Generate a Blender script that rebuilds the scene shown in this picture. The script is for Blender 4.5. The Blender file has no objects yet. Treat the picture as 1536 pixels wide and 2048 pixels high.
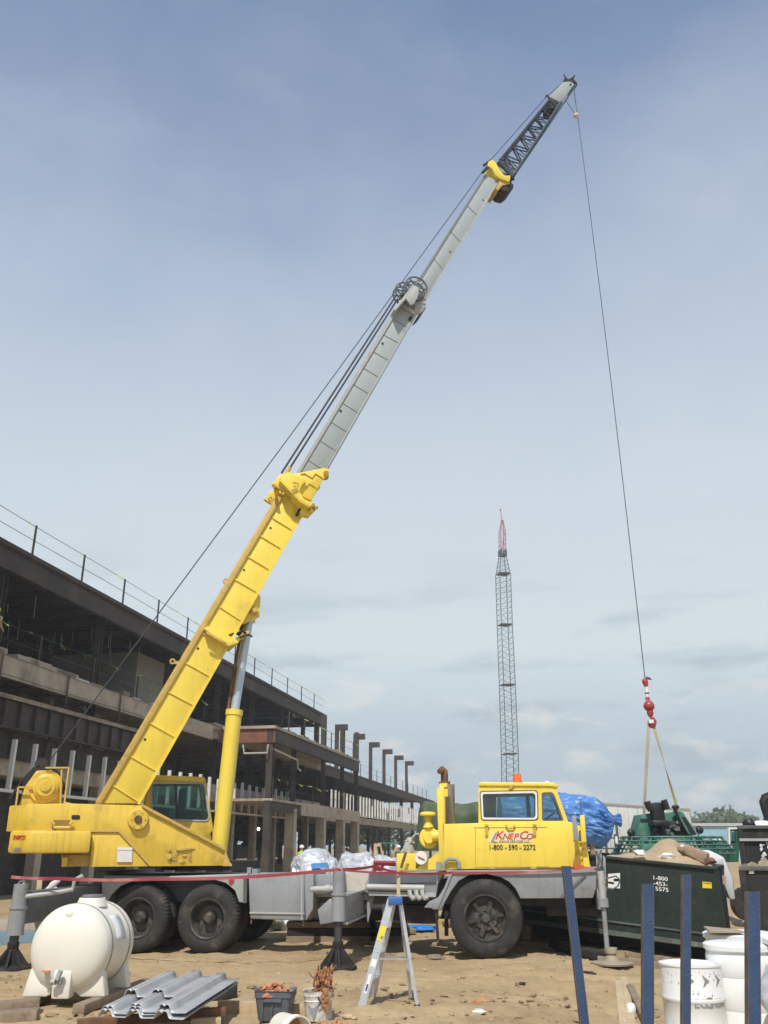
import bpy, bmesh, math, random
from mathutils import Vector, Matrix, noise
from mathutils.geometry import tessellate_polygon
random.seed(7)
R=math.radians; PI=math.pi
sc=bpy.context.scene
COL=sc.collection
CAMZ=1.75; PITCH=R(21.0); FPX=1738.0
CAM=Vector((0,0,CAMZ))
cp,sp=math.cos(PITCH),math.sin(PITCH)
def ray(px,py):
    l=(px-768)/FPX; u=(1024-py)/FPX
    return Vector((l, cp-u*sp, sp+u*cp))
def atY(px,py,Y):
    d=ray(px,py); return CAM+d*(Y/d.y)
def atZ(px,py,z=0.0):
    d=ray(px,py); return CAM+d*((z-CAMZ)/d.z)
class Fr:
    """a vertical working plane: u along, v away from the camera, z up (k = slope of the ground along u)"""
    def __init__(s,x,y,yaw,z=0.0,k=0.0):
        a=R(yaw); s.o=Vector((x,y,z)); s.u=Vector((math.cos(a),math.sin(a),0)); s.v=Vector((-math.sin(a),math.cos(a),0)); s.k=k
    def P(s,u,v,z): 
        p=s.o+s.u*u+s.v*v; p.z+=z+s.k*u; return p
    def uz(s,px,py,v=0.0):
        d=ray(px,py); q=s.o+s.v*v
        t=(q-CAM).dot(s.v)/d.dot(s.v); p=CAM+d*t
        u=(p-s.o).dot(s.u); return (u,p.z-s.o.z-s.k*u)
    def px(s,px,py,v=0.0):
        u,z=s.uz(px,py,v); return s.P(u,v,z)
# ---------------------------------------------------------------- mesh builder
class MB:
    def __init__(s): s.b=bmesh.new()
    def vs(s,pts): return [s.b.verts.new(p) for p in pts]
    def face(s,vs):
        try: return s.b.faces.new(vs)
        except ValueError: return None
    def hull8(s,a,b):
        A=s.vs(a);B=s.vs(b);n=len(A)
        s.face(A);s.face(B[::-1])
        for i in range(n): s.face([A[i],A[(i+1)%n],B[(i+1)%n],B[i]])
        return s
    def box(s,fr,u0,u1,v0,v1,z0,z1):
        P=fr.P
        return s.hull8([P(u0,v0,z0),P(u1,v0,z0),P(u1,v1,z0),P(u0,v1,z0)],[P(u0,v0,z1),P(u1,v0,z1),P(u1,v1,z1),P(u0,v1,z1)])
    def prism(s,fr,pts,v0,v1,holes=()):
        loops=[list(pts)]+[list(h) for h in holes]
        tris=tessellate_polygon([[Vector((p[0],p[1],0)) for p in l] for l in loops])
        flat=[p for l in loops for p in l]
        A=s.vs([fr.P(p[0],v0,p[1]) for p in flat]);B=s.vs([fr.P(p[0],v1,p[1]) for p in flat])
        if not holes: s.face(A); s.face(B[::-1])
        else:
            for t in tris:
                s.face([A[i] for i in t]); s.face([B[i] for i in t][::-1])
        k=0
        for l in loops:
            n=len(l)
            for i in range(n):
                a,b=k+i,k+(i+1)%n
                s.face([A[a],A[b],B[b],B[a]])
            k+=n
        return s
    def pp(s,fr,pxs,v0,v1,holes=(),at=None):
        v=v0 if at is None else at
        return s.prism(fr,[fr.uz(x,y,v) for x,y in pxs],v0,v1,[[fr.uz(x,y,v) for x,y in h] for h in holes])
    def tube(s,a,b,r,r2=None,n=12,cap=True):
        a=Vector(a);b=Vector(b);r2=r if r2 is None else r2
        d=(b-a)
        if d.length<1e-6: return s
        d.normalize(); x=d.orthogonal().normalized(); y=d.cross(x)
        A=s.vs([a+(x*math.cos(2*PI*i/n)+y*math.sin(2*PI*i/n))*r for i in range(n)])
        B=s.vs([b+(x*math.cos(2*PI*i/n)+y*math.sin(2*PI*i/n))*r2 for i in range(n)])
        for i in range(n): s.face([A[i],A[(i+1)%n],B[(i+1)%n],B[i]])
        if cap: s.face(A[::-1]); s.face(B)
        return s
    def path(s,pts,r,n=8):
        pts=[Vector(p) for p in pts]; rings=[]; x=None
        for i,p in enumerate(pts):
            d=(pts[min(i+1,len(pts)-1)]-pts[max(i-1,0)]).normalized()
            x=(x-d*x.dot(d)).normalized() if x is not None and (x-d*x.dot(d)).length>1e-4 else d.orthogonal().normalized()
            y=d.cross(x); rr=r[i] if isinstance(r,(list,tuple)) else r
            rings.append(s.vs([p+(x*math.cos(2*PI*k/n)+y*math.sin(2*PI*k/n))*rr for k in range(n)]))
        for A,B in zip(rings,rings[1:]):
            for k in range(n): s.face([A[k],A[(k+1)%n],B[(k+1)%n],B[k]])
        s.face(rings[0][::-1]); s.face(rings[-1])
        return s
    def bar(s,a,b,w,h=None):
        """rectangular bar from a to b, w wide, h deep"""
        a=Vector(a);b=Vector(b);h=w if h is None else h
        d=(b-a).normalized(); up=Vector((0,0,1)) if abs(d.z)<.9 else Vector((0,1,0))
        x=d.cross(up).normalized(); y=x.cross(d)
        q=[(-1,-1),(1,-1),(1,1),(-1,1)]
        return s.hull8([a+x*i*w/2+y*j*h/2 for i,j in q],[b+x*i*w/2+y*j*h/2 for i,j in q])
    def lathe(s,o,ax,prof,n=32,close=False,wob=None):
        """prof = [(along axis, radius)]"""
        o=Vector(o);ax=Vector(ax).normalized();x=ax.orthogonal().normalized();y=ax.cross(x);rings=[]
        for t,r in prof:
            if r<1e-5: rings.append(s.vs([o+ax*t])); continue
            rings.append(s.vs([o+ax*t+(x*math.cos(2*PI*k/n)+y*math.sin(2*PI*k/n))*(r if wob is None else wob(k,r,t)) for k in range(n)]))
        prs=list(zip(rings,rings[1:]))
        if close: prs.append((rings[-1],rings[0]))
        for A,B in prs:
            for k in range(n):
                a=[A[0]] if len(A)==1 else [A[k],A[(k+1)%n]]
                b=[B[0]] if len(B)==1 else [B[(k+1)%n],B[k]]
                if len(a)+len(b)>2: s.face(a+b)
        return s
    def ball(s,c,r,n=16):
        r=(r,r,r) if isinstance(r,(int,float)) else r
        res=bmesh.ops.create_uvsphere(s.b,u_segments=n,v_segments=max(6,n//2),radius=1)
        for v in res['verts']: v.co=Vector((v.co.x*r[0],v.co.y*r[1],v.co.z*r[2]))+Vector(c)
        return s
    def rock(s,c,r,sd=0,n=2,amp=.35):
        r=(r,r,r) if isinstance(r,(int,float)) else r
        res=bmesh.ops.create_icosphere(s.b,subdivisions=n,radius=1)
        for v in res['verts']:
            k=1+amp*noise.noise(v.co*1.3+Vector((sd*3.7,sd,0)))+amp*.4*noise.noise(v.co*3+Vector((sd,sd*2.1,5)))
            v.co=Vector((v.co.x*r[0]*k,v.co.y*r[1]*k,v.co.z*r[2]*k))+Vector(c)
        return s
    def build(s,name,mat,parent=None,loc=None,bev=0,flat=False,**tags):
        b=s.b
        bmesh.ops.recalc_face_normals(b,faces=b.faces[:])
        if bev:
            es=[e for e in b.edges if len(e.link_faces)==2 and e.calc_face_angle(0)>.6]
            try: bmesh.ops.bevel(b,geom=es,offset=bev,segments=2,affect='EDGES',clamp_overlap=True,profile=.5)
            except Exception: pass
        for e in b.edges:
            if len(e.link_faces)==2 and e.calc_face_angle(0)>.62: e.smooth=False
        for f in b.faces: f.smooth=not flat
        o0=Vector((0,0,0))
        if parent is not None: o0=ORG[parent.name]
        loc=Vector(loc) if loc is not None else o0
        if loc.length: bmesh.ops.translate(b,verts=b.verts[:],vec=-loc)
        me=bpy.data.meshes.new(name); b.to_mesh(me); b.free()
        ob=bpy.data.objects.new(name,me); COL.objects.link(ob)
        if mat: me.materials.append(mat)
        if parent is not None: ob.parent=parent
        ob.location=loc-o0; ORG[ob.name]=loc
        tag(ob,**tags); return ob
ORG={}
def tag(o,label=None,cat=None,group=None,kind=None):
    if label: o['label']=label
    if cat: o['category']=cat
    if group: o['group']=group
    if kind: o['kind']=kind
    return o
def thing(name,label,cat,loc,group=None):
    o=bpy.data.objects.new(name,None); COL.objects.link(o); o.location=loc; o.empty_display_size=.3
    ORG[o.name]=Vector(loc); return tag(o,label,cat,group)
def copytree(o,loc=None,rz=None,label=None,group=None,parent=None,scale=None):
    c=o.copy(); COL.objects.link(c)
    if parent is not None: c.parent=parent
    for ch in [x for x in list(COL.objects) if x.parent==o]: copytree(ch,parent=c)
    if loc is not None: c.location=loc; ORG[c.name]=Vector(loc)
    if rz is not None: c.rotation_euler=(0,0,rz)
    if scale: c.scale=(scale,)*3
    if label: c['label']=label
    if group: c['group']=group
    return c
def rrect(x0,y0,x1,y1,r,n=4,skew=None):
    out=[]
    for cx,cy,a in ((x1-r,y1-r,0),(x0+r,y1-r,90),(x0+r,y0+r,180),(x1-r,y0+r,270)):
        for i in range(n+1):
            t=R(a+90*i/n); out.append((cx+r*math.cos(t),cy+r*math.sin(t)))
    return out
def rpoly(pts,r,n=4):
    """round the corners of a polygon"""
    out=[];N=len(pts)
    for i in range(N):
        p=Vector(pts[i]);a=(Vector(pts[i-1])-p);b=(Vector(pts[(i+1)%N])-p)
        k=min(r,a.length*.45,b.length*.45); a=p+a.normalized()*k; b=p+b.normalized()*k
        for j in range(n+1):
            t=j/n; out.append(tuple(a*(1-t)**2+p*2*t*(1-t)+b*t*t))
    return out
# ---------------------------------------------------------------- materials
def M(name,col,rough=.6,metal=0,var=.12,scale=2.0,dirt=None,damt=.0,dscale=1.2,bump=0,bscale=30,streak=0,spec=.5,detail=6,chips=None):
    m=bpy.data.materials.new(name); m.use_nodes=True; nt=m.node_tree; N=nt.nodes; L=nt.links
    p=N['Principled BSDF']; p.inputs['Roughness'].default_value=rough; p.inputs['Metallic'].default_value=metal
    p.inputs['Specular IOR Level'].default_value=spec
    tc=N.new('ShaderNodeTexCoord')
    def nz(sc,det=6,vec=None,ro=.6):
        n=N.new('ShaderNodeTexNoise'); n.inputs['Scale'].default_value=sc; n.inputs['Detail'].default_value=det; n.inputs['Roughness'].default_value=ro
        L.new(vec or tc.outputs['Object'],n.inputs['Vector']); return n.outputs['Fac']
    def mix(f,a,b,mode='MIX'):
        x=N.new('ShaderNodeMix'); x.data_type='RGBA'; x.blend_type=mode
        for i,v in ((0,f),(6,a),(7,b)):
            if isinstance(v,(int,float)): x.inputs[i].default_value=v
            elif isinstance(v,tuple): x.inputs[i].default_value=(*v[:3],1)
            else: L.new(v,x.inputs[i])
        return x.outputs[2]
    def rng(f,a,b,c=0,d=1):
        r=N.new('ShaderNodeMapRange'); r.inputs[1].default_value=a; r.inputs[2].default_value=b; r.inputs[3].default_value=c; r.inputs[4].default_value=d
        L.new(f,r.inputs[0]); return r.outputs[0]
    lo=tuple(c*(1-var) for c in col); hi=tuple(min(1,c*(1+var)) for c in col)
    c=mix(rng(nz(scale,detail),.3,.7),lo,hi)
    if dirt:
        f=rng(nz(dscale,9,ro=.7),.62-.3*damt,.78-.2*damt,0,min(1,.35+damt))
        c=mix(f,c,dirt)
    if streak:
        mp=N.new('ShaderNodeMapping'); mp.inputs['Scale'].default_value=(7,7,.5); L.new(tc.outputs['Object'],mp.inputs[0])
        f=rng(nz(1.6,6,mp.outputs[0]),.5,.75,0,streak)
        c=mix(f,c,dirt or tuple(x*.5 for x in col))
    if chips:
        f=rng(nz(13,7,ro=.75),.66,.70,0,.85); c=mix(f,c,chips)
        f=rng(nz(3.2,8,ro=.7),.60,.74,0,.30); c=mix(f,c,tuple(x*.8 for x in chips))
    L.new(c,p.inputs['Base Color'])
    r=rng(nz(scale*4,4),.3,.7,max(0,rough-.1),min(1,rough+.1)); L.new(r,p.inputs['Roughness'])
    if bump:
        b=N.new('ShaderNodeBump'); b.inputs['Strength'].default_value=bump; b.inputs['Distance'].default_value=.02
        L.new(nz(bscale,6),b.inputs['Height']); L.new(b.outputs[0],p.inputs['Normal'])
    return m
def glass_mat(name,tint=(.55,.68,.66),dens=.3):
    m=bpy.data.materials.new(name); m.use_nodes=True; nt=m.node_tree;N=nt.nodes;L=nt.links
    for n in list(N):
        if n.type=='BSDF_PRINCIPLED': N.remove(n)
    out=[n for n in N if n.type=='OUTPUT_MATERIAL'][0]
    t=N.new('ShaderNodeBsdfTransparent'); t.inputs[0].default_value=(*tint,1)
    g=N.new('ShaderNodeBsdfGlossy'); g.inputs['Roughness'].default_value=.03; g.inputs[0].default_value=(.9,.95,.95,1)
    f=N.new('ShaderNodeFresnel'); f.inputs[0].default_value=1.45
    a=N.new('ShaderNodeMath'); a.operation='MULTIPLY_ADD'; a.inputs[1].default_value=1; a.inputs[2].default_value=dens*.15
    L.new(f.outputs[0],a.inputs[0])
    x=N.new('ShaderNodeMixShader'); L.new(a.outputs[0],x.inputs[0]); L.new(t.outputs[0],x.inputs[1]); L.new(g.outputs[0],x.inputs[2]); L.new(x.outputs[0],out.inputs[0])
    return m
YEL=M('yellow_paint',(.84,.64,.085),.42,var=.05,dirt=(.42,.28,.08),damt=.12,dscale=1.4,streak=.22,bump=.05,bscale=12,chips=(.42,.29,.10))
SEAM=M('grey_seam',(.21,.23,.235),.55,var=.1)
YELT=M('worn_yellow_edge',(.62,.42,.10),.6,var=.3,scale=5,dirt=(.22,.15,.08),damt=.45,dscale=5,bump=.5,bscale=25)
YELB=M('yellow_deck_paint',(.74,.51,.065),.45,var=.08,dirt=(.25,.16,.06),damt=.25,dscale=2.2,streak=.38,bump=.08,bscale=9,chips=(.30,.19,.07))
GRY=M('grey_paint',(.28,.295,.31),.5,var=.08,dirt=(.16,.14,.11),damt=.3,dscale=2.5,streak=.35,bump=.08)
GRYB=M('grey_boom_paint',(.36,.40,.40),.45,var=.05,dirt=(.25,.25,.24),damt=.15,dscale=2,streak=.1)
GRYL=M('pale_grey_paint',(.42,.43,.42),.5,var=.1,dirt=(.28,.22,.16),damt=.3,dscale=4,streak=.3)
DKG=M('dark_grey_paint',(.10,.11,.12),.55,var=.2,dirt=(.2,.17,.13),damt=.35,dscale=3)
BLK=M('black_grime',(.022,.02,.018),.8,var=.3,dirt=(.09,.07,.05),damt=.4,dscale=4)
JIB=M('jib_dark_blue',(.035,.05,.075),.6,var=.2)
RUB=M('tyre_rubber',(.026,.025,.024),.82,var=.25,scale=4,dirt=(.15,.125,.095),damt=.34,dscale=3.2,bump=.2,bscale=60)
RIM=M('dirty_black_rim',(.03,.028,.026),.55,var=.3,dirt=(.14,.11,.08),damt=.5,dscale=6)
CHR=M('chrome_rod',(.48,.55,.64),.38,.4,var=.05)
CAB=M('steel_cable',(.05,.055,.07),.6,.3,var=.2)
RED=M('red_paint',(.38,.05,.045),.35,var=.12)
REDT=M('red_tape',(.28,.03,.04),.55,var=.15,dirt=(.10,.01,.02),damt=.25,dscale=6)
WHT=M('white_paint',(.78,.77,.73),.5,var=.04,dirt=(.45,.38,.28),damt=.2,dscale=3)
TEXR=M('red_lettering',(.55,.05,.05),.5,var=.1)
TEXD=M('dark_lettering',(.05,.04,.03),.6,var=.1)
TEXG=M('grey_lettering',(.25,.26,.28),.6,var=.1)
TEXW=M('white_lettering',(.82,.82,.80),.6,var=.05)
RUST=M('rust_brown',(.15,.075,.04),.8,var=.35,scale=5,dirt=(.30,.13,.05),damt=.4,dscale=5,bump=.3)
GLS=glass_mat('cab_glass')
GLSD=glass_mat('dark_cab_glass',(.36,.52,.48),.0)
ORG_=M('orange_plastic',(.75,.16,.04),.35,var=.05)
STEEL=M('brown_steel',(.044,.036,.031),.75,var=.3,scale=1.2,dirt=(.12,.07,.045),damt=.38,dscale=.7,bump=.2)
STEELR=M('red_oxide_steel',(.22,.085,.045),.75,var=.2,scale=1.5,dirt=(.1,.05,.04),damt=.3)
CONC=M('concrete',(.42,.36,.285),.9,var=.15,scale=1.5,dirt=(.16,.13,.10),damt=.45,dscale=.8,bump=.4,bscale=8,streak=.4)
CONCD=M('greenish_core_concrete',(.30,.29,.25),.9,var=.15,scale=1,dirt=(.2,.19,.16),damt=.3,dscale=.7,streak=.5)  # core wall concrete, greener and darker than the frame concrete
STUD=M('galvanised_stud',(.66,.65,.62),.6,.0,var=.15,scale=3)
GALV=M('galvanised_sheet',(.44,.45,.46),.5,.35,var=.12,scale=5,dirt=(.35,.30,.24),damt=.3,dscale=3)
ALU=M('aluminium',(.60,.61,.62),.35,.7,var=.08,scale=8,dirt=(.35,.31,.26),damt=.25,dscale=6)
POLY=M('white_polyethylene',(.78,.75,.66),.4,var=.04,dirt=(.55,.45,.30),damt=.22,dscale=2,bump=.05)
DRUMW=M('white_drum_paint',(.78,.79,.78),.4,var=.04,dirt=(.5,.45,.38),damt=.12,dscale=4)
WOOD=M('pale_timber',(.52,.40,.25),.8,var=.15,scale=4,dirt=(.3,.21,.12),damt=.35,dscale=6,bump=.3,bscale=20)
WOODD=M('old_timber',(.26,.20,.14),.9,var=.25,scale=5,dirt=(.12,.09,.06),damt=.4,dscale=6,bump=.4,bscale=20)
BLUE=M('blue_stake_paint',(.032,.066,.145),.6,var=.14,scale=9,dirt=(.10,.085,.08),damt=.16,dscale=12,bump=.3,bscale=60)
DGRN=M('dumpster_green',(.010,.022,.017),.6,var=.35,scale=2,dirt=(.05,.045,.033),damt=.3,dscale=3,streak=.4,bump=.15,bscale=5)
DBLK=M('dumpster_black',(.014,.014,.014),.6,var=.3,scale=2,dirt=(.07,.06,.05),damt=.3,dscale=4,streak=.4)
TGRN=M('machine_green',(.04,.165,.12),.6,var=.2,dirt=(.24,.24,.19),damt=.45,dscale=4)
BTARP=M('blue_tarp',(.09,.23,.54),.38,var=.25,scale=5,bump=.9,bscale=5)
GTARP=M('green_tarp',(.085,.115,.06),.7,var=.2,scale=2,bump=.35,bscale=10)
WRAP=M('clear_plastic_wrap',(.52,.54,.58),.2,var=.35,scale=6,bump=.7,bscale=12)
SAND=M('sand_heap',(.42,.32,.21),.95,var=.15,scale=4,bump=.8,bscale=12)
DIRTY=M('clay_debris',(.42,.19,.085),.9,var=.4,scale=9,dirt=(.13,.08,.05),damt=.5,dscale=12,bump=.6)
TOTE=M('grey_tote',(.10,.115,.14),.55,var=.08,dirt=(.3,.25,.2),damt=.25,dscale=6)
DARKP=M('black_plastic',(.015,.015,.017),.5,var=.2)
LEAF=M('leaf',(.07,.10,.035),.7,var=.45,scale=1.5)
BARK=M('bark',(.10,.075,.05),.9,var=.3)
LIME=M('lime_ribbon',(.45,.60,.05),.6,var=.1)
HIVIS=M('hi_vis_fabric',(.35,.80,.05),.7,var=.1)
DENIM=M('work_trousers',(.05,.06,.09),.8,var=.2)
SKIN=M('skin',(.45,.27,.19),.6,var=.08)
PALEB=M('pale_blue_wall',(.26,.46,.55),.6,var=.04)
PAPER=M('placard',(.72,.72,.70),.5,var=.06,scale=8,dirt=(.4,.4,.4),damt=.2,dscale=14)
YELS=M('yellow_sticker',(.80,.62,.02),.5,var=.05)
# text
def text(s,h,pos,mat,parent,name='lettering',shear=0,bold=0.0,align='CENTER',extr=.004,sx=1.0,spacing=1.0,**tags):
    """pos(x,y,z) maps text plane metres to world"""
    cu=bpy.data.curves.new('t','FONT'); cu.body=s; cu.size=h*1.37; cu.align_x=align; cu.align_y='CENTER'; cu.shear=shear; cu.offset=bold*h; cu.extrude=extr; cu.space_character=spacing
    cu.resolution_u=3
    ob=bpy.data.objects.new('t',cu); COL.objects.link(ob)
    me=bpy.data.meshes.new_from_object(ob.evaluated_get(bpy.context.evaluated_depsgraph_get()))
    bpy.data.objects.remove(ob)
    mb=MB(); mb.b.from_mesh(me)
    for v in mb.b.verts: v.co=pos(v.co.x*sx,v.co.y,v.co.z)
    return mb.build(name,mat,parent,flat=True,**tags)
def onplane(fr,px,py,v):
    u0,z0=fr.uz(px,py,v)
    return lambda x,y,z: fr.P(u0+x,v-z,z0+y)
def solidify(o,t,off=0):
    m=o.modifiers.new('s','SOLIDIFY'); m.thickness=t; m.offset=off; return o
def cable(name,pts,r,mat,parent=None,n=6,loc=None,**t):
    return MB().path(pts,r,n).build(name,mat,parent,loc,**t)
# ================================================================= the crane
S=Fr(-3.7,18.2,18); C=Fr(1.85,16.2,-8)
crane=thing('mobile_crane','yellow and grey truck-mounted telescopic crane with raised boom','mobile crane',(-1,17.6,0))
def part(mb,name,mat,parent=None,**k): return mb.build(name,mat,parent or crane,**k)
# ---- boom ----
vb=-.40
bb=MB().pp(S,[(203,1607),(279,1607),(632,982),(566,988)],vb,.40)
base=part(bb,'boom_base',YEL,bev=.012)
lip=MB().pp(S,[(191,1604),(203,1607),(567,990),(557,985)],vb-.05,vb+.03)
lip.pp(S,[(191,1604),(203,1607),(567,990),(557,985)],.37,.45,at=vb)
part(lip,'boom_edge_angle',YELT,bev=.008)
lip=MB().pp(S,[(274,1607),(279.5,1609),(634,982),(629,982)],vb-.025,vb+.02)
part(lip,'boom_edge_angle',YEL)
ribs=[((223,1569),(277,1603)),((257,1510),(312,1541)),((297,1444),(349,1473)),((336,1383),(386,1409)),((366,1322),(418,1351)),((404,1266),(452,1292)),((436,1211),(482,1240)),((468,1157),(512,1182)),((495,1112),(537,1137)),((519,1070),(561,1095)),((545,1035),(583,1058))]
for a,b in ribs:
    t=1.6
    part(MB().pp(S,[(a[0]-t*.4,a[1]-t),(b[0]-t*.4,b[1]-t),(b[0]+t*.4,b[1]+t),(a[0]+t*.4,a[1]+t)],vb-.028,vb+.01),'stiffener',YEL,base)
for x,y in ((290,1479),(396,1297),(488,1140),(541,1056)):
    u,z=S.uz(x,y,vb); part(MB().tube(S.P(u,vb-.006,z),S.P(u,vb+.02,z),.025),'bolt_hole',BLK,base)
for x,y in ((349,1323),(455,1163),(545,999)):   # lugs on the back edge
    u,z=S.uz(x,y,vb)
    part(MB().lathe(S.P(u-.04,vb,z),S.v,[(-.025,.03),(-.025,.058),(.025,.058),(.025,.03)],14,True).box(S,u,u+.11,vb-.02,vb+.02,z-.05,z+.01),'lug',YELT,base)
# guard wedge half way
w=MB().pp(S,[(408,1257),(415,1252),(462,1281),(470,1276),(478,1285),(462,1291),(452,1292)],-.62,-.36,at=-.62)
w.pp(S,[(462,1281),(478,1272),(488,1263),(499,1262),(497,1268),(482,1278),(468,1290),(456,1289)],-.34,.34,at=-.34)
part(w,'boom_bracket',YEL,bev=.006)
part(MB().pp(S,[(414,1263),(454,1286),(452,1289),(411,1266)],-.66,-.62,at=-.66),'bracket_flange',YELT)
h=MB()
for k,(x0,y0) in enumerate(((460,1272),(474,1268),(486,1275))):
    h.path([S.px(x0-6,y0,-.36),S.px(x0+3,y0-3,-.42),S.px(x0+10,y0-6,-.4),S.px(x0+18,y0-2,-.34)],.022,6)
part(h,'hydraulic_hose',BLK)
# lift cylinder bracket
for v0,v1 in ((-.30,-.24),(.24,.30)):
    part(MB().pp(S,[(505,1192),(516,1186),(521,1196),(519,1234),(486,1249),(481,1244)],v0,v1,at=-.27),'cylinder_bracket',YEL,bev=.006)
u,z=S.uz(508,1222,-.3)
part(MB().tube(S.P(u,-.36,z),S.P(u,.36,z),.085,n=20).tube(S.P(u,-.40,z),S.P(u,-.36,z),.05,n=14),'pivot_pin',YELT)
c0=S.px(437,1712,0); c1=S.px(469,1420,0); c2=S.px(500,1226,0); d=(c1-c0).normalized()
cyl=part(MB().lathe(c0,d,[(0,0),(0,.16),((c1-c0).length-.12,.16),((c1-c0).length-.11,.178),((c1-c0).length,.178),((c1-c0).length,.08)],32),'lift_cylinder',YEL)
part(MB().tube(c1-d*.1,c2,.092,n=24),'cylinder_rod',CHR,cyl)
part(MB().tube(c1+S.u*-.13+S.v*.02,c2+S.u*-.13,.035,n=10),'hydraulic_pipe',RUST,cyl)
# ---- boom head of base section
hp_=[(586,948),(646,936),(655,937),(659,943),(657,951),(648,957),(632,983),(624,1001),(590,985)]
head=part(MB().pp(S,hp_,-.46,-.40,at=-.46),'boom_head_plate',YEL,bev=.008)
part(MB().pp(S,hp_,.40,.46,at=-.46),'boom_head_plate',YEL,bev=.008)
for pl in ([(601,948),(609,947),(624,956),(631,947),(646,957)],[(612,976),(618,967),(633,976)]):
    part(MB().path([S.px(x,y,-.475) for x,y in pl],.012,5),'weld_line',YELT,head)
part(MB().tube(S.px(652,946,-.52),S.px(652,946,-.40),.06,n=14).tube(S.px(650,953,-.36),S.px(650,953,.36),.09,n=14),'wear_roller',YELT,head)
part(MB().pp(S,[(544,968),(560,949),(578,944),(612,960),(603,972),(596,990),(586,980),(566,982)],-.56,-.46,at=-.56),'jib_hinge_bracket',YEL,bev=.01)
part(MB().pp(S,[(544,968),(560,949),(578,944),(612,960),(603,972),(566,982)],.46,.56,at=-.5),'jib_hinge_bracket',YEL,bev=.01)
part(MB().pp(S,[(563,953),(592,973),(612,1003),(626,1008),(619,1015),(600,1004),(582,985),(560,962)],-.78,-.56,at=-.78),'jib_hinge_arm',YEL,bev=.012)
part(MB().pp(S,[(585,985),(630,1010),(633,1018),(619,1032),(600,1028),(598,1012),(583,998)],-.58,-.40,at=-.58),'side_bracket',YEL,bev=.01)
pm=MB()
for x,y,l in ((548,972,.2),(563,960,.25),(578,987,.2),(633,1016,.25),(626,1010,.28),(624,1022,.25)):
    pm.tube(S.px(x,y,-.60-l*.6),S.px(x,y,-.5),.045,n=10)
part(pm,'hinge_pin',YELT,head)
part(MB().tube(S.px(552,975,-.5),S.px(552,975,.5),.06,n=10).tube(S.px(566,950,-.5),S.px(566,950,.5),.05,n=10),'cross_tube',YELT,head)
part(MB().pp(S,[(598,1016),(602,1017),(598,1027),(594,1026)],-.6,-.41,at=-.6),'socket',BLK,head)
part(MB().path([S.px(x,y,-.82) for x,y in ((584,981),(595,975),(596,967),(586,965))],.02,6),'hose_loop',YELT,head)
part(MB().path([S.px(x,y,-.45) for x,y in ((573,948),(578,938),(580,935))],.05,8),'cable_anchor',YELT)
# ---- first grey section
g1=part(MB().pp(S,[(597,950),(650,950),(848,605),(806,600)],-.31,.31),'boom_section',GRYB,bev=.01)
part(MB().pp(S,[(590,950),(597,950),(807,602),(799,602)],-.34,-.26),'boom_edge_angle',GRYL,g1)
part(MB().pp(S,[(653,940),(649.5,940),(843,604),(846,606)],-.34,-.29).pp(S,[(638,950),(640,950),(676,890),(674,889)],-.318,-.30),'boom_edge_angle',GRYL,g1)
def seams(a0,a1,b0,b1,ys,v,par,mat=SEAM,th=.75):
    for y in ys:
        t=(y-a0[1])/(a1[1]-a0[1]); x=a0[0]+(a1[0]-a0[0])*t
        dy=26-8*t; 
        # cross line perpendicular to the boom
        tb=(y+dy-b0[1])/(b1[1]-b0[1]); xb=b0[0]+(b1[0]-b0[0])*tb
        part(MB().pp(S,[(x,y-th*.6),(xb,y+dy-th*.6),(xb,y+dy+th*.6),(x,y+th*.6)],v-.012,v+.005),'stiffener',mat,par)
seams((597,950),(806,600),(650,950),(848,605),(919,880,843,805,768,735,702,668,637),-.31,g1)
for pts in ([(820,632),(827,634),(824,642),(817,639)],[(811,657),(815,658),(812,666),(808,664)]):
    part(MB().pp(S,pts,-.335,-.30),'socket',BLK,g1)
for x,y in ((681,822),(765,687)):
    u,z=S.uz(x,y,-.31); part(MB().tube(S.P(u,-.325,z),S.P(u,-.30,z),.03),'bolt_hole',BLK,g1)
# head of first grey section + hose reels
part(MB().pp(S,[(829,601),(846,598),(853,606),(848,620),(838,628),(829,622)],-.37,-.31,at=-.37).pp(S,[(800,602),(836,625),(829,630),(797,608)],-.36,-.31,at=-.36),'section_head',GRYL,g1,bev=.006)
part(MB().pp(S,[(848,612),(852,616),(846,622),(840,626)],-.33,.33,at=-.33),'wear_pad',BLK,g1)
br=MB().pp(S,[(812,597),(829,571),(838,575),(837,590),(828,608),(821,609)],-.62,-.55,at=-.62)
br.pp(S,[(790,622),(812,597),(829,571),(826,569),(802,600),(788,618)],-.62,-.3,at=-.62)
rb=part(br,'reel_bracket',GRYL,bev=.005)
def reel(px,py,v,rad):
    u,z=S.uz(px,py,v); c=S.P(u,v,z); ax=(S.v+S.u*.0).normalized()
    hub=part(MB().tube(c-ax*.12,c+ax*.12,.09,n=16),'hose_reel',DKG,crane)
    m=MB()
    for s in (-.10,.10):
        m.lathe(c+ax*s,ax,[(-.018,rad-.035),(-.018,rad),(.018,rad),(.018,rad-.035)],40,True)
        for k in range(8):
            a=2*PI*k/8+s; q=(S.u*math.cos(a)+Vector((0,0,1))*math.sin(a))
            m.bar(c+ax*s+q*.06,c+ax*s+q*(rad-.02),.03)
    part(m,'reel_rim',DKG,hub)
reel(830,578,-.48,.315); reel(809,588,.30,.31)
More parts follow.
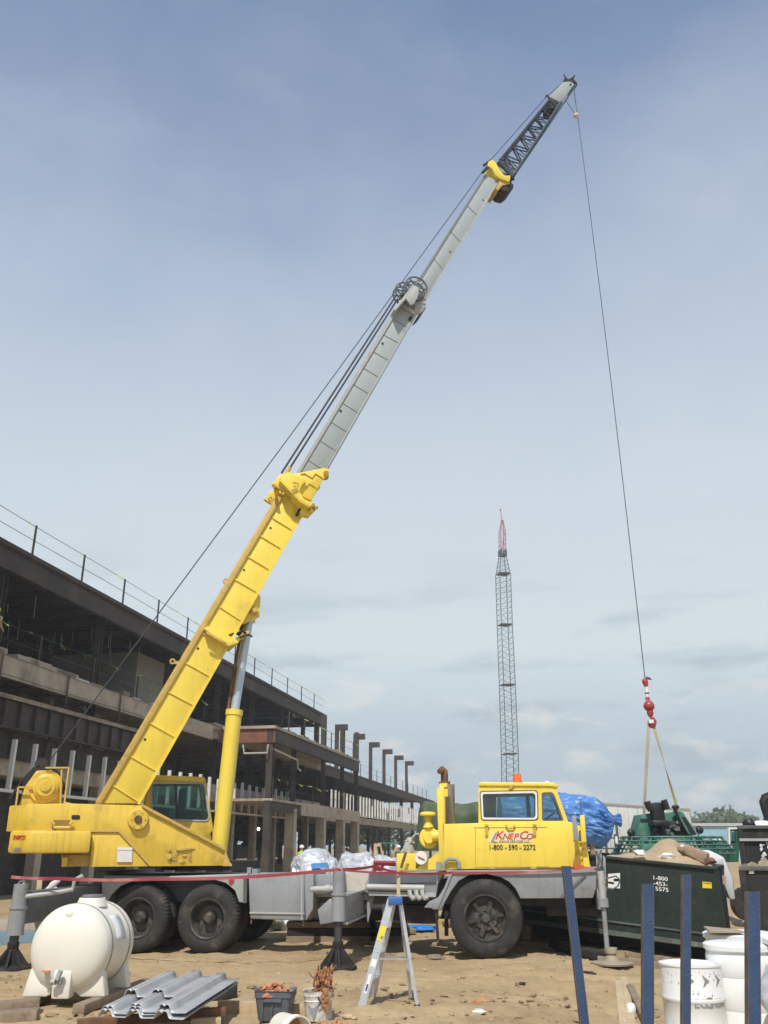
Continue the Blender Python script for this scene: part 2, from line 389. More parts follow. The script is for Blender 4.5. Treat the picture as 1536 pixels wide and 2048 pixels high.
# ---- second grey section
g2=part(MB().pp(S,[(818,606),(846,606),(998,362),(969,350),(826,586)],-.23,.23),'boom_section',GRYB,bev=.008)
part(MB().pp(S,[(836,560),(840,562),(973,350),(970,348)],-.25,-.2),'boom_edge_angle',SEAM,g2)
part(MB().pp(S,[(850,598),(853,600),(999,362),(996,361)],-.25,-.2),'boom_edge_angle',GRYL,g2)
seams((838,563),(972,348),(849,603),(997,362),(516,462,410),-.23,g2,th=.8)
for x,y in ((900,504),(966,400)):
    u,z=S.uz(x,y,-.23); part(MB().tube(S.P(u,-.24,z),S.P(u,-.2,z),.025),'bolt_hole',BLK,g2)
# ---- second head (yellow) with lattice jib
hm=MB().pp(S,[(978,322),(985,319),(990,324),(1008,352),(1022,350),(1019,364),(1002,357),(991,350),(984,337),(976,332)],-.36,-.26,at=-.36)
hm.pp(S,[(985,320),(990,323),(1012,355),(1004,357),(982,330)],-.26,.32,at=-.26)
head2=part(hm,'boom_tip_head',YEL,bev=.01)
part(MB().pp(S,[(1000,357),(1019,363),(1021,367),(1005,371),(996,381),(991,377),(998,366)],-.30,.28,at=-.30),'sheave_housing',YELT,head2,bev=.01)
part(MB().pp(S,[(1005,371),(1021,367),(1027,369),(1026,377),(1016,384),(1004,381),(1000,376)],-.27,.25,at=-.27),'sheave_cover',BLK,head2,bev=.01)
sm=MB()
for v in (-.15,0,.15): sm.lathe(S.px(1013,372,v),S.v,[(-.04,.16),(-.04,.20),(0,.17),(.04,.20),(.04,.16)],24,True)
part(sm,'sheave',BLK,head2)
part(MB().bar(S.px(965,345,-.3),S.px(982,330,-.3),.07).bar(S.px(967,331,-.2),S.px(982,321,-.2),.06).bar(S.px(994,380,-.2),S.px(1000,388,-.2),.05).tube(S.px(1026,358,-.4),S.px(1026,358,.3),.05),'head_pin',BLK,head2)
jl0,jl1=(1000,320),(1098,200); jr0,jr1=(1028,350),(1122,205)
hw0,hw1=.34,.22
def J(side,t,v):   # side 0 left chord,1 right chord
    a,b=((jl0,jl1),(jr0,jr1))[side]; x=a[0]+(b[0]-a[0])*t; y=a[1]+(b[1]-a[1])*t
    hw=hw0+(hw1-hw0)*t
    return S.px(x,y,v*hw)
# chord geometry from the near face, mirrored across the boom plane
def Jn(side,t,far=False):
    p=J(side,t,-1)
    if far:
        hw=hw0+(hw1-hw0)*t; p=p+S.v*(2*hw)
    return p
jib=part(MB().path([Jn(0,0),Jn(0,1)],.04).path([Jn(1,0),Jn(1,1)],.05).path([Jn(0,0,1),Jn(0,1,1)],.04).path([Jn(1,0,1),Jn(1,1,1)],.05),'lattice_jib',JIB)
tt=[0,.09,.26,.42,.57,.72,.86,1.0]
lm=MB()
for far in (0,1):
    for i in range(len(tt)-1):
        lm.tube(Jn(0,tt[i],far),Jn(1,tt[i],far),.016,n=6)
        a,b=tt[i],tt[i+1]; mid=(a+b)/2
        lm.tube(Jn(0,a,far),Jn(1,mid,far),.024,n=6).tube(Jn(1,mid,far),Jn(0,b,far),.024,n=6)
    lm.tube(Jn(0,0,far),Jn(1,0,far),.03,n=6)
for i in range(len(tt)-1):
    for s in (0,1):
        a,b=tt[i],tt[i+1]
        lm.tube(Jn(s,a,0),Jn(s,b,1),.02,n=6).tube(Jn(s,b,0),Jn(s,b,1),.016,n=6)
part(lm,'jib_lacing',JIB,jib)
part(MB().bar(J(0,-.02,-1),J(1,-.03,-1),.09).bar(J(0,-.05,-.4),J(1,.02,-1),.1).path([J(0,0,-1),J(0,.02,-.9)+S.u*.15,J(1,-.02,-1)],.05),'jib_foot',JIB,jib)
part(MB().pp(S,[(1098,197),(1120,205),(1109,220),(1099,212)],-.22,.22,at=-.22),'jib_top_frame',BLK,jib)
tip=part(MB().pp(S,[(1099,193),(1126,164),(1140,163),(1149,168),(1145,174),(1121,205)],-.22,.22,at=-.22),'jib_tip_box',GRYB,bev=.01)
part(MB().path([S.px(1024,358,-.28),S.px(1152,170,-.24)],.028),'guide_pole',JIB,jib)
tm=MB().pp(S,[(1128,163),(1131,154),(1137,158),(1146,154),(1148,157),(1146,164),(1150,170),(1147,175),(1140,164)],-.18,.18,at=-.18)
part(tm,'tip_sheave_frame',BLK,tip)
part(MB().lathe(S.px(1145,168,0),S.v,[(-.04,.08),(-.04,.16),(0,.13),(.04,.16),(.04,.08)],20,True).tube(S.px(1131,156,-.2),S.px(1128,149,-.2),.02).tube(S.px(1146,157,-.2),S.px(1149,151,-.2),.025),'tip_sheave',BLK,tip)
part(MB().path([S.px(1098,197,-.22),S.px(1094,190,-.3),S.px(1091,194,-.3)],.02,6),'cable_guide',BLK,tip)
part(MB().path([S.px(1098,199,0),S.px(1096,192,.2),S.px(1092,190,.2)],.02,6),'cable_guide',BLK,tip)
part(MB().tube(S.px(1141,169,-.24),S.px(1141,169,-.2),.03),'bolt_hole',BLK,tip)
# cables on the boom
TIPC=S.px(1147,172,0)
part(MB().path([S.px(100,1521,0),S.px(574,880,0),S.px(984,317,0)],.013,6).path([S.px(984,317,0),S.px(1090,197,0),S.px(1131,160,0)],.012,6),'hoist_cable',CAB)
part(MB().path([S.px(563,946,-.12),S.px(794,588,-.12)],.026,6),'extension_cable',CAB)
part(MB().path([S.px(576,942,.12),S.px(795,598,.12)],.026,6),'extension_cable',CAB)
# anti-two-block ball on its line
# ---- superstructure deck
vd=-1.2
dk=MB().pp(S,[(52,1608),(140,1607),(284,1611),(297,1617),(449,1697),(463,1731),(301,1733),(240,1664),(54,1662)],vd,vd+.10)
dk.pp(S,[(52,1608),(140,1607),(284,1611),(297,1617),(449,1697),(463,1731),(301,1733),(240,1664),(54,1662)],1.1,1.2,at=vd)
deck=part(dk,'superstructure_side',YELB,bev=.01)
low=MB().pp(S,[(183,1664),(238,1664),(299,1733),(181,1734)],vd+.02,1.15,at=vd)
part(low,'lower_housing',YELB,deck,bev=.01)
part(MB().pp(S,[(52,1609),(190,1608),(190,1662),(54,1662)],vd+.10,1.1,at=vd).pp(S,[(60,1664),(183,1664),(183,1700),(62,1702)],vd+.12,1.1,at=vd),'counterweight_core',YELB,deck)
part(MB().pp(S,[(190,1612),(284,1614),(440,1697),(440,1728),(190,1730)],-.55,-.50,at=vd).pp(S,[(190,1612),(284,1614),(440,1697),(440,1728),(190,1730)],.50,.55,at=vd),'inner_frame',YELB,deck)
part(MB().pp(S,[(200,1722),(455,1722),(455,1733),(200,1735)],vd+.12,1.1,at=vd),'floor_plate',BLK,deck)
part(MB().pp(S,[(282,1607),(288,1610),(452,1696),(450,1702),(296,1621),(284,1613)],vd-.06,vd+.16,at=vd-.06),'sloping_flange',YELT,deck,bev=.005)
part(MB().pp(S,[(54,1659),(238,1660),(243,1661),(303,1731),(300,1733),(237,1664),(54,1663)],vd-.012,vd+.01,at=vd),'panel_seam',YELT,deck)
# rear corner panel and counterweight (chamfered corner, faces left)
def chamf(fr,x0,x1,y0a,y0b,y1a,y1b,xn,v):
    pass
u0,zt=S.uz(52,1608,vd); _,zb=S.uz(54,1662,vd)
def wedge(mb,ua,va,ub,vb_,z0,z1,th=.08):
    n=Vector((va-vb_,ub-ua)).normalized()*th
    P=S.P
    return mb.hull8([P(ua,va,z0),P(ub,vb_,z0),P(ub-0*n.x,vb_+th,z0),P(ua,va+th,z0)],[P(ua,va,z1),P(ub,vb_,z1),P(ub,vb_+th,z1),P(ua,va+th,z1)])
part(wedge(MB(),u0+.075,vd+.012,u0-.28,vd+.52,zb,zt-.01),'rear_corner_panel',YELB,deck,bev=.008)
part(MB().box(S,u0-.30,u0-.2,vd+.56,1.0,zb,zt-.02),'rear_panel',YELB,deck,bev=.008)
cw=MB()
ca,cz=S.uz(61,1661,vd-.14); cb,_=S.uz(184,1661,vd-.14); _,cz0=S.uz(100,1707,vd-.14)
P=S.P; top=[(ca,vd-.14),(cb,vd-.14),(cb,vd),(cb,1.2),(ca,1.2),(ca-.35,.9),(ca-.35,vd+.3)]
cw.hull8([P(a,b,cz0) for a,b in top],[P(a,b,cz) for a,b in top])
cwo=part(cw,'counterweight',YELB,bev=.05)
# small red and dark marks at the left end of the counterweight
def onch(u,z,off=.01):  # on the chamfered corner face
    a=Vector((ca-.35,vd+.3));b=Vector((ca,vd-.14));d=(b-a).normalized();q=a+d*u;n=Vector((d.y,-d.x))
    return P(q.x+n.x*off,q.y+n.y*off,z)
zc=(cz+cz0)/2
text('KNEPCO',.075,lambda x,y,z:onch(.28+x,zc+.07+y,.008+z),TEXR,cwo,bold=.01,shear=.2,sx=.85)
text('690',.075,lambda x,y,z:onch(.28+x,zc-.13+y,.008+z),TEXG,cwo,bold=.01,sx=1.2)
part(MB().pp(S,[(123,1709),(186,1709),(192,1732),(123,1734)],vd+.2,vd+.9,at=vd+.2),'battery_box',YELT,bev=.01)
part(MB().pp(S,[(124,1715),(136,1715),(134,1733),(123,1733)],vd+.05,vd+.2,at=vd+.05),'step_bracket',YELB,bev=.005)
# pivot hub, handle slot, placard
u,z=S.uz(276,1639,vd); hubp=part(MB().lathe(S.P(u,vd,z),-S.v,[(0,.19),(.02,.19),(.05,.165),(.10,.165),(.10,.07)],32),'pivot_hub',YELB)
part(MB().tube(S.P(u,vd-.08,z),S.P(u,vd-.13,z),.062,n=16),'hub_pin',RUST,hubp)
bm_=MB()
for k in range(6):
    a=k*PI/3; bm_.tube(S.P(u+.125*math.cos(a),vd-.09,z+.125*math.sin(a)),S.P(u+.125*math.cos(a),vd-.115,z+.125*math.sin(a)),.016,n=6)
part(bm_,'hub_bolt',YELT,hubp)
part(MB().prism(S,[S.uz(x,y,vd) for x,y in rrect(143,1630,160,1639,3)],vd-.008,vd+.02),'slot_opening',BLK,deck)
part(MB().prism(S,[S.uz(x,y,vd) for x,y in rrect(104,1640,142,1659,4)],vd-.006,vd+.02),'step_recess',M('recess_yellow',(.30,.19,.04),.6),deck)
part(MB().path([S.px(x,y,vd-.07) for x,y in ((102,1643),(108,1648),(108,1655),(140,1655),(140,1648),(145,1643))],.025,8),'step_handle',YELB,deck)
pl=part(MB().pp(S,[(235,1696),(265,1696),(264,1724),(234,1724)],vd-.012,vd+.02),'placard',PAPER,deck)
part(MB().pp(S,[(235,1695),(265,1695),(265,1700),(235,1700)],vd-.02,vd-.01),'placard_header',WHT,pl)
pass
# worn mechanism area on the side
wr=MB()
for x,y,rx,rz in ((335,1702,.07,.05),(352,1708,.05,.12),(368,1712,.06,.05),(380,1716,.05,.10),(345,1718,.09,.06),(382,1698,.08,.03),(360,1724,.12,.04)):
    u,z=S.uz(x,y,vd); wr.rock(S.P(u,vd-.0,z),(rx*.8,.016,rz*.7),sd=x,n=2,amp=.8)
part(wr,'linkage_wear',M('worn_yellow',(.50,.34,.07),.7,var=.4,scale=10,dirt=(.1,.07,.04),damt=.5,dscale=7),deck)
part(MB().tube(S.px(338,1714,vd-.05),S.px(338,1714,vd),.04),'linkage_pin',YELT,deck)
part(MB().bar(S.px(352,1700,vd-.02),S.px(382,1697,vd-.02),.05,.03),'linkage_bar',YELT,deck)
part(MB().pp(S,[(450,1699),(455,1722),(463,1728),(463,1732),(445,1732)],vd-.05,vd+.3,at=vd),'corner_foot',YELT,deck)
# deck top plate
ut0,zt0=S.uz(56,1608,vd); ut1,zt1=S.uz(200,1608,vd)
part(MB().box(S,ut0,ut1,vd+.10,1.1,zt0-.03,zt0+.0),'deck_top',YELB,deck)
# winch
wu,wz=S.uz(92,1574,-.55)
wo_=[(wu-.42,wz-.36),(wu+.32,wz-.36),(wu+.22,wz+.18),(wu+.05,wz+.30),(wu-.2,wz+.28),(wu-.36,wz)]
winch=part(MB().prism(S,wo_,-.60,-.55),'winch',YELB,bev=.01)
part(MB().prism(S,wo_,.40,.45),'winch_side_plate',YELB,winch,bev=.01)
part(MB().lathe(S.P(wu,-.60,wz),-S.v,[(0,.29),(.06,.29),(.06,.22),(.14,.22),(.16,.17),(.22,.17),(.22,.10),(.25,.09),(.25,0)],32),'winch_gearbox',YELB,winch)
part(MB().tube(S.P(wu,-.55,wz),S.P(wu,.40,wz),.24,n=28),'cable_drum',CAB,winch)
part(MB().lathe(S.P(wu-.06,-.50,wz+.02),S.v,[(0,.26),(0,.36),(.04,.36),(.04,.26)],30,True),'drum_flange',BLK,winch)
fm=MB()
for a,b in (((-.46,-.36),(-.46,-.02)),((.36,-.36),(.36,.34)),((-.05,.33),(.36,.34)),((.30,-.36),(.24,.30)),((-.46,-.02),(-.1,-.02))):
    fm.bar(S.P(wu+a[0],-.70,wz+a[1]),S.P(wu+b[0],-.70,wz+b[1]),.028)
fm.path([S.P(wu+.36,-.7,wz-.28),S.P(wu+.5,-.7,wz-.31),S.P(wu+.62,-.75,wz-.33),S.P(wu+1.0,-.9,wz-.35)],.022)
part(fm,'winch_guard',YELT,winch)
part(MB().lathe(S.P(wu-.15,-.3,wz+.42),S.v,[(0,.0),(0,.12),(.05,.09),(.1,.12),(.1,0)],20).path([S.P(wu-.6,-.3,wz-.2),S.P(wu-.45,-.3,wz+.1),S.P(wu-.2,-.3,wz+.42)],.03),'pressure_roller',BLK,winch)
# operator cab (far side of the boom)
vc=.50
co=[(268,1690),(282,1640),(303,1551),(406,1554),(411,1562),(414,1576),(426,1655),(430,1695),(420,1712)]
win=rpoly([(304,1568),(403,1567),(408,1571),(417,1634),(413,1640),(306,1637)],5)
cm=MB().pp(S,co,vc,vc+.04,holes=[win])
cm.pp(S,[(305,1550),(408,1554),(412,1562),(411,1565),(306,1561)],vc-.03,vc+.95,at=vc)
cm.pp(S,[(268,1690),(282,1640),(303,1551),(308,1551),(288,1640),(276,1690)],vc+.04,vc+.9,at=vc)
cm.pp(S,co,vc+.86,vc+.9,at=vc,holes=[win])
opc=part(cm,'operator_cab',YELB,bev=.008)
win2=rpoly([(301,1565),(405,1564),(411,1570),(420,1636),(415,1643),(303,1640)],6)
part(MB().pp(S,win2,vc-.015,vc+.02,holes=[win]),'window_frame',GRYL,opc)
part(MB().pp(S,win,vc+.015,vc+.022),'window_pane',GLSD,opc)
part(MB().pp(S,[(350,1569),(354,1569),(356,1640),(352,1640)],vc-.005,vc+.02),'window_divider',DARKP,opc)
sm=MB(); u,z=S.uz(385,1640,vc+.35)
sm.box(S,u-.25,u+.2,vc+.2,vc+.65,z-.05,z+.08).box(S,u-.3,u-.17,vc+.2,vc+.65,z,z+.62)
part(sm,'driver_seat',M('grey_green_vinyl',(.16,.21,.20),.7),opc,bev=.04)
part(MB().path([S.px(x,y,vc-.04) for x,y in ((424,1663),(422,1668),(426,1674),(421,1682),(424,1690),(422,1700))],.018),'hydraulic_hose',BLK,opc)
# turntable
tt0=S.P(0.35,0,0)
part(MB().lathe(Vector((tt0.x,tt0.y,1.32)),(0,0,1),[(0,0),(0,.95),(.16,.95),(.16,0)],40),'turntable',BLK)
# ---- carrier
def cz(px,py,v=0): return C.uz(px,py,v)
fl=MB()
ud0=cz(205,1752)[0]; ud1=cz(1190,1742)[0]
deckz=cz(560,1746)[1]
# main frame rails and cross boxes
fr_=MB()
for v in (.55,1.75): fr_.box(C,ud0+.1,ud1-.2,v,v+.12,.78,1.20)
for k in range(9):
    u=ud0+.5+k*(ud1-ud0-1)/8; fr_.box(C,u,u+.12,.67,1.75,.85,1.12)
part(fr_,'chassis_frame',DKG,bev=.01)
# rear fender deck
zr=cz(300,1752)[1]
rf=MB().pp(C,[(204,1757),(496,1747),(495,1753),(491,1806),(478,1804),(470,1781),(452,1766),(425,1758),(400,1756),(300,1760),(262,1763),(240,1772),(222,1790),(212,1812),(203,1812)],0,.06)
rf.box(C,ud0,cz(496,1750)[0],0.06,2.5,zr-.05,zr)
rfo=part(rf,'rear_fender',GRYL,bev=.006)
part(MB().pp(C,[(487,1752),(495,1752),(493,1806),(486,1806)],-.04,.10),'fender_edge',DKG,rfo)
part(MB().box(C,ud0+.3,cz(480,1760)[0],.62,.66,.45,zr-.06),'wheel_well_panel',BLK,rfo)
part(MB().tube(C.px(463,1762,-.02),C.px(463,1762,.02),.05,n=14),'round_reflector',RED,rfo)
# toolbox
tb=part(MB().pp(C,[(496,1748),(609,1745),(609,1842),(499,1838)],-.10,.62),'tool_box',GRY,bev=.035)
part(MB().pp(C,[(609,1746),(627,1744),(626,1818),(611,1842)],-.06,.60,at=-.06),'tool_box_end',GRY,tb,bev=.01)
part(MB().pp(C,[(499,1824),(609,1826),(609,1829),(499,1827)],-.125,-.09,at=-.12).pp(C,[(602,1748),(605,1748),(605,1840),(602,1840)],-.12,-.09,at=-.12),'tool_box_rib',GRYL,tb)
part(MB().tube(C.px(502,1848,-.05),C.px(503,1838,-.05),.012).tube(C.px(606,1852,-.05),C.px(607,1842,-.05),.02),'drain_bolt',RUST,tb)
# things on the deck just behind
part(MB().pp(C,[(494,1735),(502,1735),(502,1747),(494,1747)],.1,.2,at=.1).pp(C,[(504,1738),(515,1738),(515,1747),(504,1747)],.1,.3,at=.1),'deck_bracket',GRY)
# middle body
part(MB().pp(C,[(627,1750),(688,1747),(690,1784),(672,1794),(627,1794)],.10,.62,at=.10),'valve_housing',GRY,bev=.02)
part(MB().pp(C,[(686,1746),(738,1744),(730,1783),(688,1785)],.30,.36,at=.3),'dirty_panel',M('stained_white',(.55,.51,.44),.6,dirt=(.3,.16,.09),damt=.35,dscale=4))
part(MB().tube(C.px(622,1779,-.02),C.px(668,1778,-.02),.055,n=16).tube(C.px(651,1778,-.02),C.px(661,1778,-.02),.07,n=16),'hydraulic_pipe',GRYL)
mf=MB().pp(C,[(738,1746),(890,1742),(876,1768),(872,1798),(733,1786),(728,1783)],.08,.60,at=.08)
part(mf,'side_tank',GRY,bev=.015)
part(MB().pp(C,[(739,1747),(872,1745),(872,1764),(737,1768)],.04,.09,at=.04),'dark_face_panel',DKG)  # dark grey face along the top of the side tank
part(MB().tube(C.px(734,1774,-.02),C.px(849,1776,-.02),.052,n=16),'hydraulic_pipe',GRYL)
part(MB().pp(C,[(736,1783),(872,1786),(872,1794),(738,1791)],-.0,.1,at=0),'side_rail',GRYL)
for x in (819,832,844):
    part(MB().path([C.px(x,1781,-.05),C.px(x+1,1790,-.07),C.px(x+6,1797,-.07),C.px(x+11,1795,-.04)],.042,10),'hose_fitting',GRYL)
part(MB().pp(C,[(735,1786),(748,1792),(736,1845),(733,1838)],.2,.26,at=.2),'gusset_plate',GRY)
# engine cover left of cab
part(MB().pp(C,[(793,1707),(832,1707),(832,1739),(793,1741)],.35,1.6,at=.35),'engine_cover',YEL,bev=.015)
part(MB().pp(C,[(812,1740),(832,1738),(888,1696),(888,1738)],.28,.34,at=.28),'gusset_plate',YEL)
part(MB().lathe(C.px(842.5,1716,.22),C.v,[(-.05,0),(-.05,.105),(.03,.115),(.03,0)],28),'fuel_cap',WHT)
part(MB().bar(C.px(836,1713,.16),C.px(849,1719,.16),.02,.015),'cap_bar',RED)
# air cleaner
a0=C.px(859,1676,.45)
ac=part(MB().lathe(a0,-C.v,[(-.28,0),(-.28,.16),(0,.17),(.02,.185),(.04,.165),(.04,.11),(.12,.09),(.12,0)],30),'air_cleaner',YEL)
part(MB().path([C.px(864,1673,.28),C.px(872,1672,.28),C.px(884,1672,.28)],.10,14),'intake_elbow',YEL,ac)
b0=C.px(857,1655,.45); b1=C.px(856,1631,.45)
part(MB().path([b0,b0+(b1-b0)*.5,b1],[.10,.055,.075],14).lathe(b1,(0,0,1),[(0,.07),(0,.15),(.03,.15),(.06,.12),(.07,0)],24),'rain_cap',YEL,ac)
part(MB().rock(C.px(817,1700,.5),(.09,.08,.14),sd=3,amp=.6).rock(C.px(820,1686,.5),(.09,.08,.07),sd=5,amp=.9).path([C.px(802,1705,.5),C.px(820,1680,.5),C.px(832,1668,.5),C.px(838,1668,.5)],.018),'engine_fitting',GRYL)
part(MB().bar(C.px(802,1736,.2),C.px(812,1704,.2),.05,.02),'dipstick_bracket',RUST)
# exhaust
e0=C.px(899,1648,.75); e1=C.px(898,1569,.75)
ex=part(MB().tube(e0,e1,.105,n=24),'exhaust_muffler',M('weathered_steel',(.30,.28,.25),.5,.5,var=.2,dirt=(.2,.12,.07),damt=.35,dscale=4))
part(MB().path([e1,C.px(889,1567,.75),C.px(889,1550,.75),C.px(888,1543,.75),C.px(884,1539,.72),C.px(879,1543,.6)],[.075,.075,.07,.07,.06,.05],14).lathe(C.px(889,1566,.75),(0,0,1),[(-.02,.09),(-.02,.105),(.02,.105),(.02,.09)],20,True),'exhaust_pipe',RUST,ex)
# cab
cab=part(MB().pp(C,[(884,1648),(962,1646),(1138,1644),(1144,1645),(1168,1655),(1180,1734),(890,1739)],.02,.08),'cab_lower_side',YEL,bev=.012)
part(MB().pp(C,[(889,1649),(1140,1645),(1178,1733),(892,1738)],2.26,2.30,at=.02),'cab_lower_side',YEL)
part(MB().pp(C,[(1140,1646),(1145,1645),(1182,1734),(1176,1734)],.08,2.26,at=.08),'cab_nose',YEL)
part(MB().pp(C,[(888,1648),(1142,1644),(1142,1650),(888,1654)],.08,.50,at=.08).pp(C,[(888,1648),(956,1647),(956,1652),(888,1653)],.5,2.26,at=.08),'cab_shelf',YEL)
cu=[(957,1648),(957,1571),(960,1566),(1104,1568),(1116,1572),(1113,1579),(1137,1645)]
w1=rpoly([(965,1588),(1067,1586),(1071,1590),(1071,1632),(1068,1636),(967,1635)],4)
w2=rpoly([(1083,1585),(1104,1584),(1109,1590),(1128,1642),(1084,1642)],5)
cs=MB().pp(C,cu,.05,.10,holes=[w1,w2])
csd=part(cs,'cab_upper_side',YEL)
part(MB().pp(C,cu,1.15,1.20,holes=[w1,w2],at=.05),'cab_upper_side',YEL)
part(MB().pp(C,[(957,1568),(962,1564),(1106,1566),(1118,1571),(1112,1576),(1104,1573),(958,1572)],.02,1.24,at=.05),'cab_roof',YEL,bev=.012)
part(MB().pp(C,[(957,1572),(962,1572),(962,1647),(957,1647)],.10,.35,at=.05).pp(C,[(957,1572),(962,1572),(962,1600),(957,1600)],.35,1.15,at=.05).pp(C,[(957,1635),(962,1635),(962,1647),(957,1647)],.35,1.15,at=.05),'cab_rear_wall',YEL)
part(MB().pp(C,[(1110,1578),(1113,1578),(1137,1645),(1133,1645)],.10,.16,at=.05).pp(C,[(1110,1578),(1113,1578),(1137,1645),(1133,1645)],1.1,1.15,at=.05),'windscreen_pillar',YEL)
part(MB().pp(C,[(1110,1580),(1111,1580),(1134,1643),(1133,1643)],.16,1.1,at=.05),'windscreen',GLS)
w1o=rpoly([(961,1584),(1070,1582),(1074,1586),(1075,1635),(1071,1639),(964,1639)],5)
part(MB().pp(C,w1o,.03,.07,holes=[w1]),'window_frame',WHT,csd)
w1oo=rpoly([(959,1582),(1072,1580),(1076,1585),(1077,1637),(1073,1641),(962,1641)],6)
part(MB().pp(C,w1oo,.044,.058,holes=[w1o]),'window_seal',M('brown_rubber',(.10,.08,.05),.8),csd)
w2i=rpoly([(1086,1592),(1101,1591),(1108,1598),(1124,1640),(1087,1640)],5)
part(MB().pp(C,w2,.055,.07,holes=[w2i]),'window_seal',DKG,csd)
part(MB().pp(C,w1,.075,.08),'window_pane',GLS,csd)
part(MB().pp(C,w2i,.068,.073),'window_pane',GLS,csd)
# inside: seat, wheel, dark headliner
part(MB().pp(C,[(962,1574),(1105,1574),(1105,1577),(962,1577)],.12,1.1,at=.12),'headliner',DARKP)
part(MB().pp(C,[(962,1588),(992,1588),(992,1636),(962,1636)],1.02,1.08,at=.9),'cab_lining',M('olive_lining',(.12,.12,.10),.8))
part(MB().pp(C,[(1051,1588),(1058,1588),(1062,1634),(1054,1634)],.75,.82,at=.78),'window_post',DARKP)
sw=C.px(1088,1640,.6)
part(MB().lathe(sw,(C.u*-.5+Vector((0,0,.8))),[(-.015,.19),(-.015,.22),(.015,.22),(.015,.19)],28,True),'steering_wheel',DARKP)
part(MB().box(C,C.uz(1040,1640,.6)[0]-.25,C.uz(1040,1640,.6)[0]+.2,.35,.85,1.95,2.1),'driver_seat',DARKP,bev=.04)
# door outline, handles, hinges
dm=MB()
for a,b in (((948,1655),(1095,1654)),((951,1656),(951,1736)),((951,1734),(1098,1733))): dm.bar(C.px(*a,.018),C.px(*b,.018),.012,.008)
part(dm,'door_seam',YELT,cab)
part(MB().path([C.px(x,y,-.02) for x,y in ((1012,1650),(1015,1656),(1026,1656),(1029,1650))],.016),'door_handle',YELT,cab)
for x in (973,1069):
    part(MB().bar(C.px(x,1648,-.0),C.px(x,1671,-.0),.045,.03).bar(C.px(x-4,1651,-.02),C.px(x+5,1651,-.02),.02),'hood_latch',YELT,cab)
for x in (984,1067): part(MB().bar(C.px(x-6,1735,-.01),C.px(x+6,1735,-.01),.05,.04),'hinge',YELT,cab)
part(MB().bar(C.px(1018,1578,.03),C.px(1027,1569,.03),.05,.03),'roof_grab',YELT,cab)
bu,bz=C.uz(1035,1567,.4)
part(MB().lathe(C.px(1035,1567,.4),(0,0,1),[(0,.10),(.02,.10),(.02,.08),(.16,.075),(.17,.06),(.17,0)],24),'beacon',ORG_)
part(MB().bar(C.px(1046,1566,.4),C.px(1108,1567,.4),.05,.035).bar(C.px(1090,1565,.4),C.px(1098,1565,.4),.06,.05),'roof_bar',WHT)
# front vertical post left of cab
part(MB().pp(C,[(873,1577),(887,1574),(889,1580),(890,1738),(879,1739)],.02,.32),'muffler_guard',YEL,bev=.01)
part(MB().pp(C,[(879,1567),(894,1566),(894,1573),(879,1576)],.1,.5,at=.1).bar(C.px(892,1578,.0),C.px(892,1593,.0),.06,.05),'muffler_clamp',YEL)
part(MB().path([C.px(x,y,-.05) for x,y in ((888,1735),(890,1724),(897,1718),(912,1719),(918,1726),(918,1737))],.03,10).bar(C.px(878,1724,-.03),C.px(878,1740,-.03),.1,.05),'grab_rail',GRY)
# mirrors, nose post
mr=part(MB().pp(C,[(1144,1631),(1152,1631),(1158,1681),(1147,1681)],-.30,-.26,at=-.3),'wing_mirror',GRY,bev=.004)
part(MB().pp(C,[(1158,1661),(1163,1661),(1163,1682),(1158,1682)],-.05,.0,at=-.05),'mirror_back',DKG,mr)
part(MB().pp(C,[(1160,1630),(1169,1630),(1173,1684),(1163,1685)],-.22,-.12,at=-.22).bar(C.px(1146,1682,-.28),C.px(1172,1686,-.12),.02),'mirror_arm',YEL,bev=.004)
part(MB().pp(C,[(1163,1684),(1173,1684),(1180,1734),(1168,1734)],-.04,.02,at=-.04),'nose_post',YEL)
part(MB().path([C.px(x,y,-.03) for x,y in ((1147,1722),(1150,1710),(1158,1702),(1168,1697))],.02),'grab_rail',YELT)
part(MB().pp(C,[(1149,1731),(1167,1731),(1167,1738),(1149,1738)],-.06,.02,at=-.06),'marker_lamp',M('red_lens',(.62,.10,.04),.3),cab)
# lettering
k=onplane(C,1028,1673,.02)
for ch,x,h_ in (('K',997,.135),('N',1011,.098),('E',1021,.098),('P',1031,.098),('C',1045,.135),('O',1058,.098)):
    text(ch,h_,onplane(C,x,1679-h_*58,.010),TEXR,cab,shear=.3,bold=.012,sx=1.12)
part(MB().pp(C,[(984,1664),(1066,1664),(1063,1685),(976,1685)],.014,.03),'logo_backing',M('logo_cream',(.80,.66,.40),.5,var=.05),cab)
part(MB().pp(C,[(982,1683),(992,1664),(993,1667),(987,1682),(995,1684),(990,1685)],.008,.03),'logo_swoosh',TEXG,cab)
text('CRANE SERVICES LLC',.032,onplane(C,1028,1682.5,.011),TEXG,cab,shear=.2,sx=1.25)
text('1-800 - 590 - 2272',.084,onplane(C,1024,1695,.012),TEXD,cab,bold=.014,sx=.93)
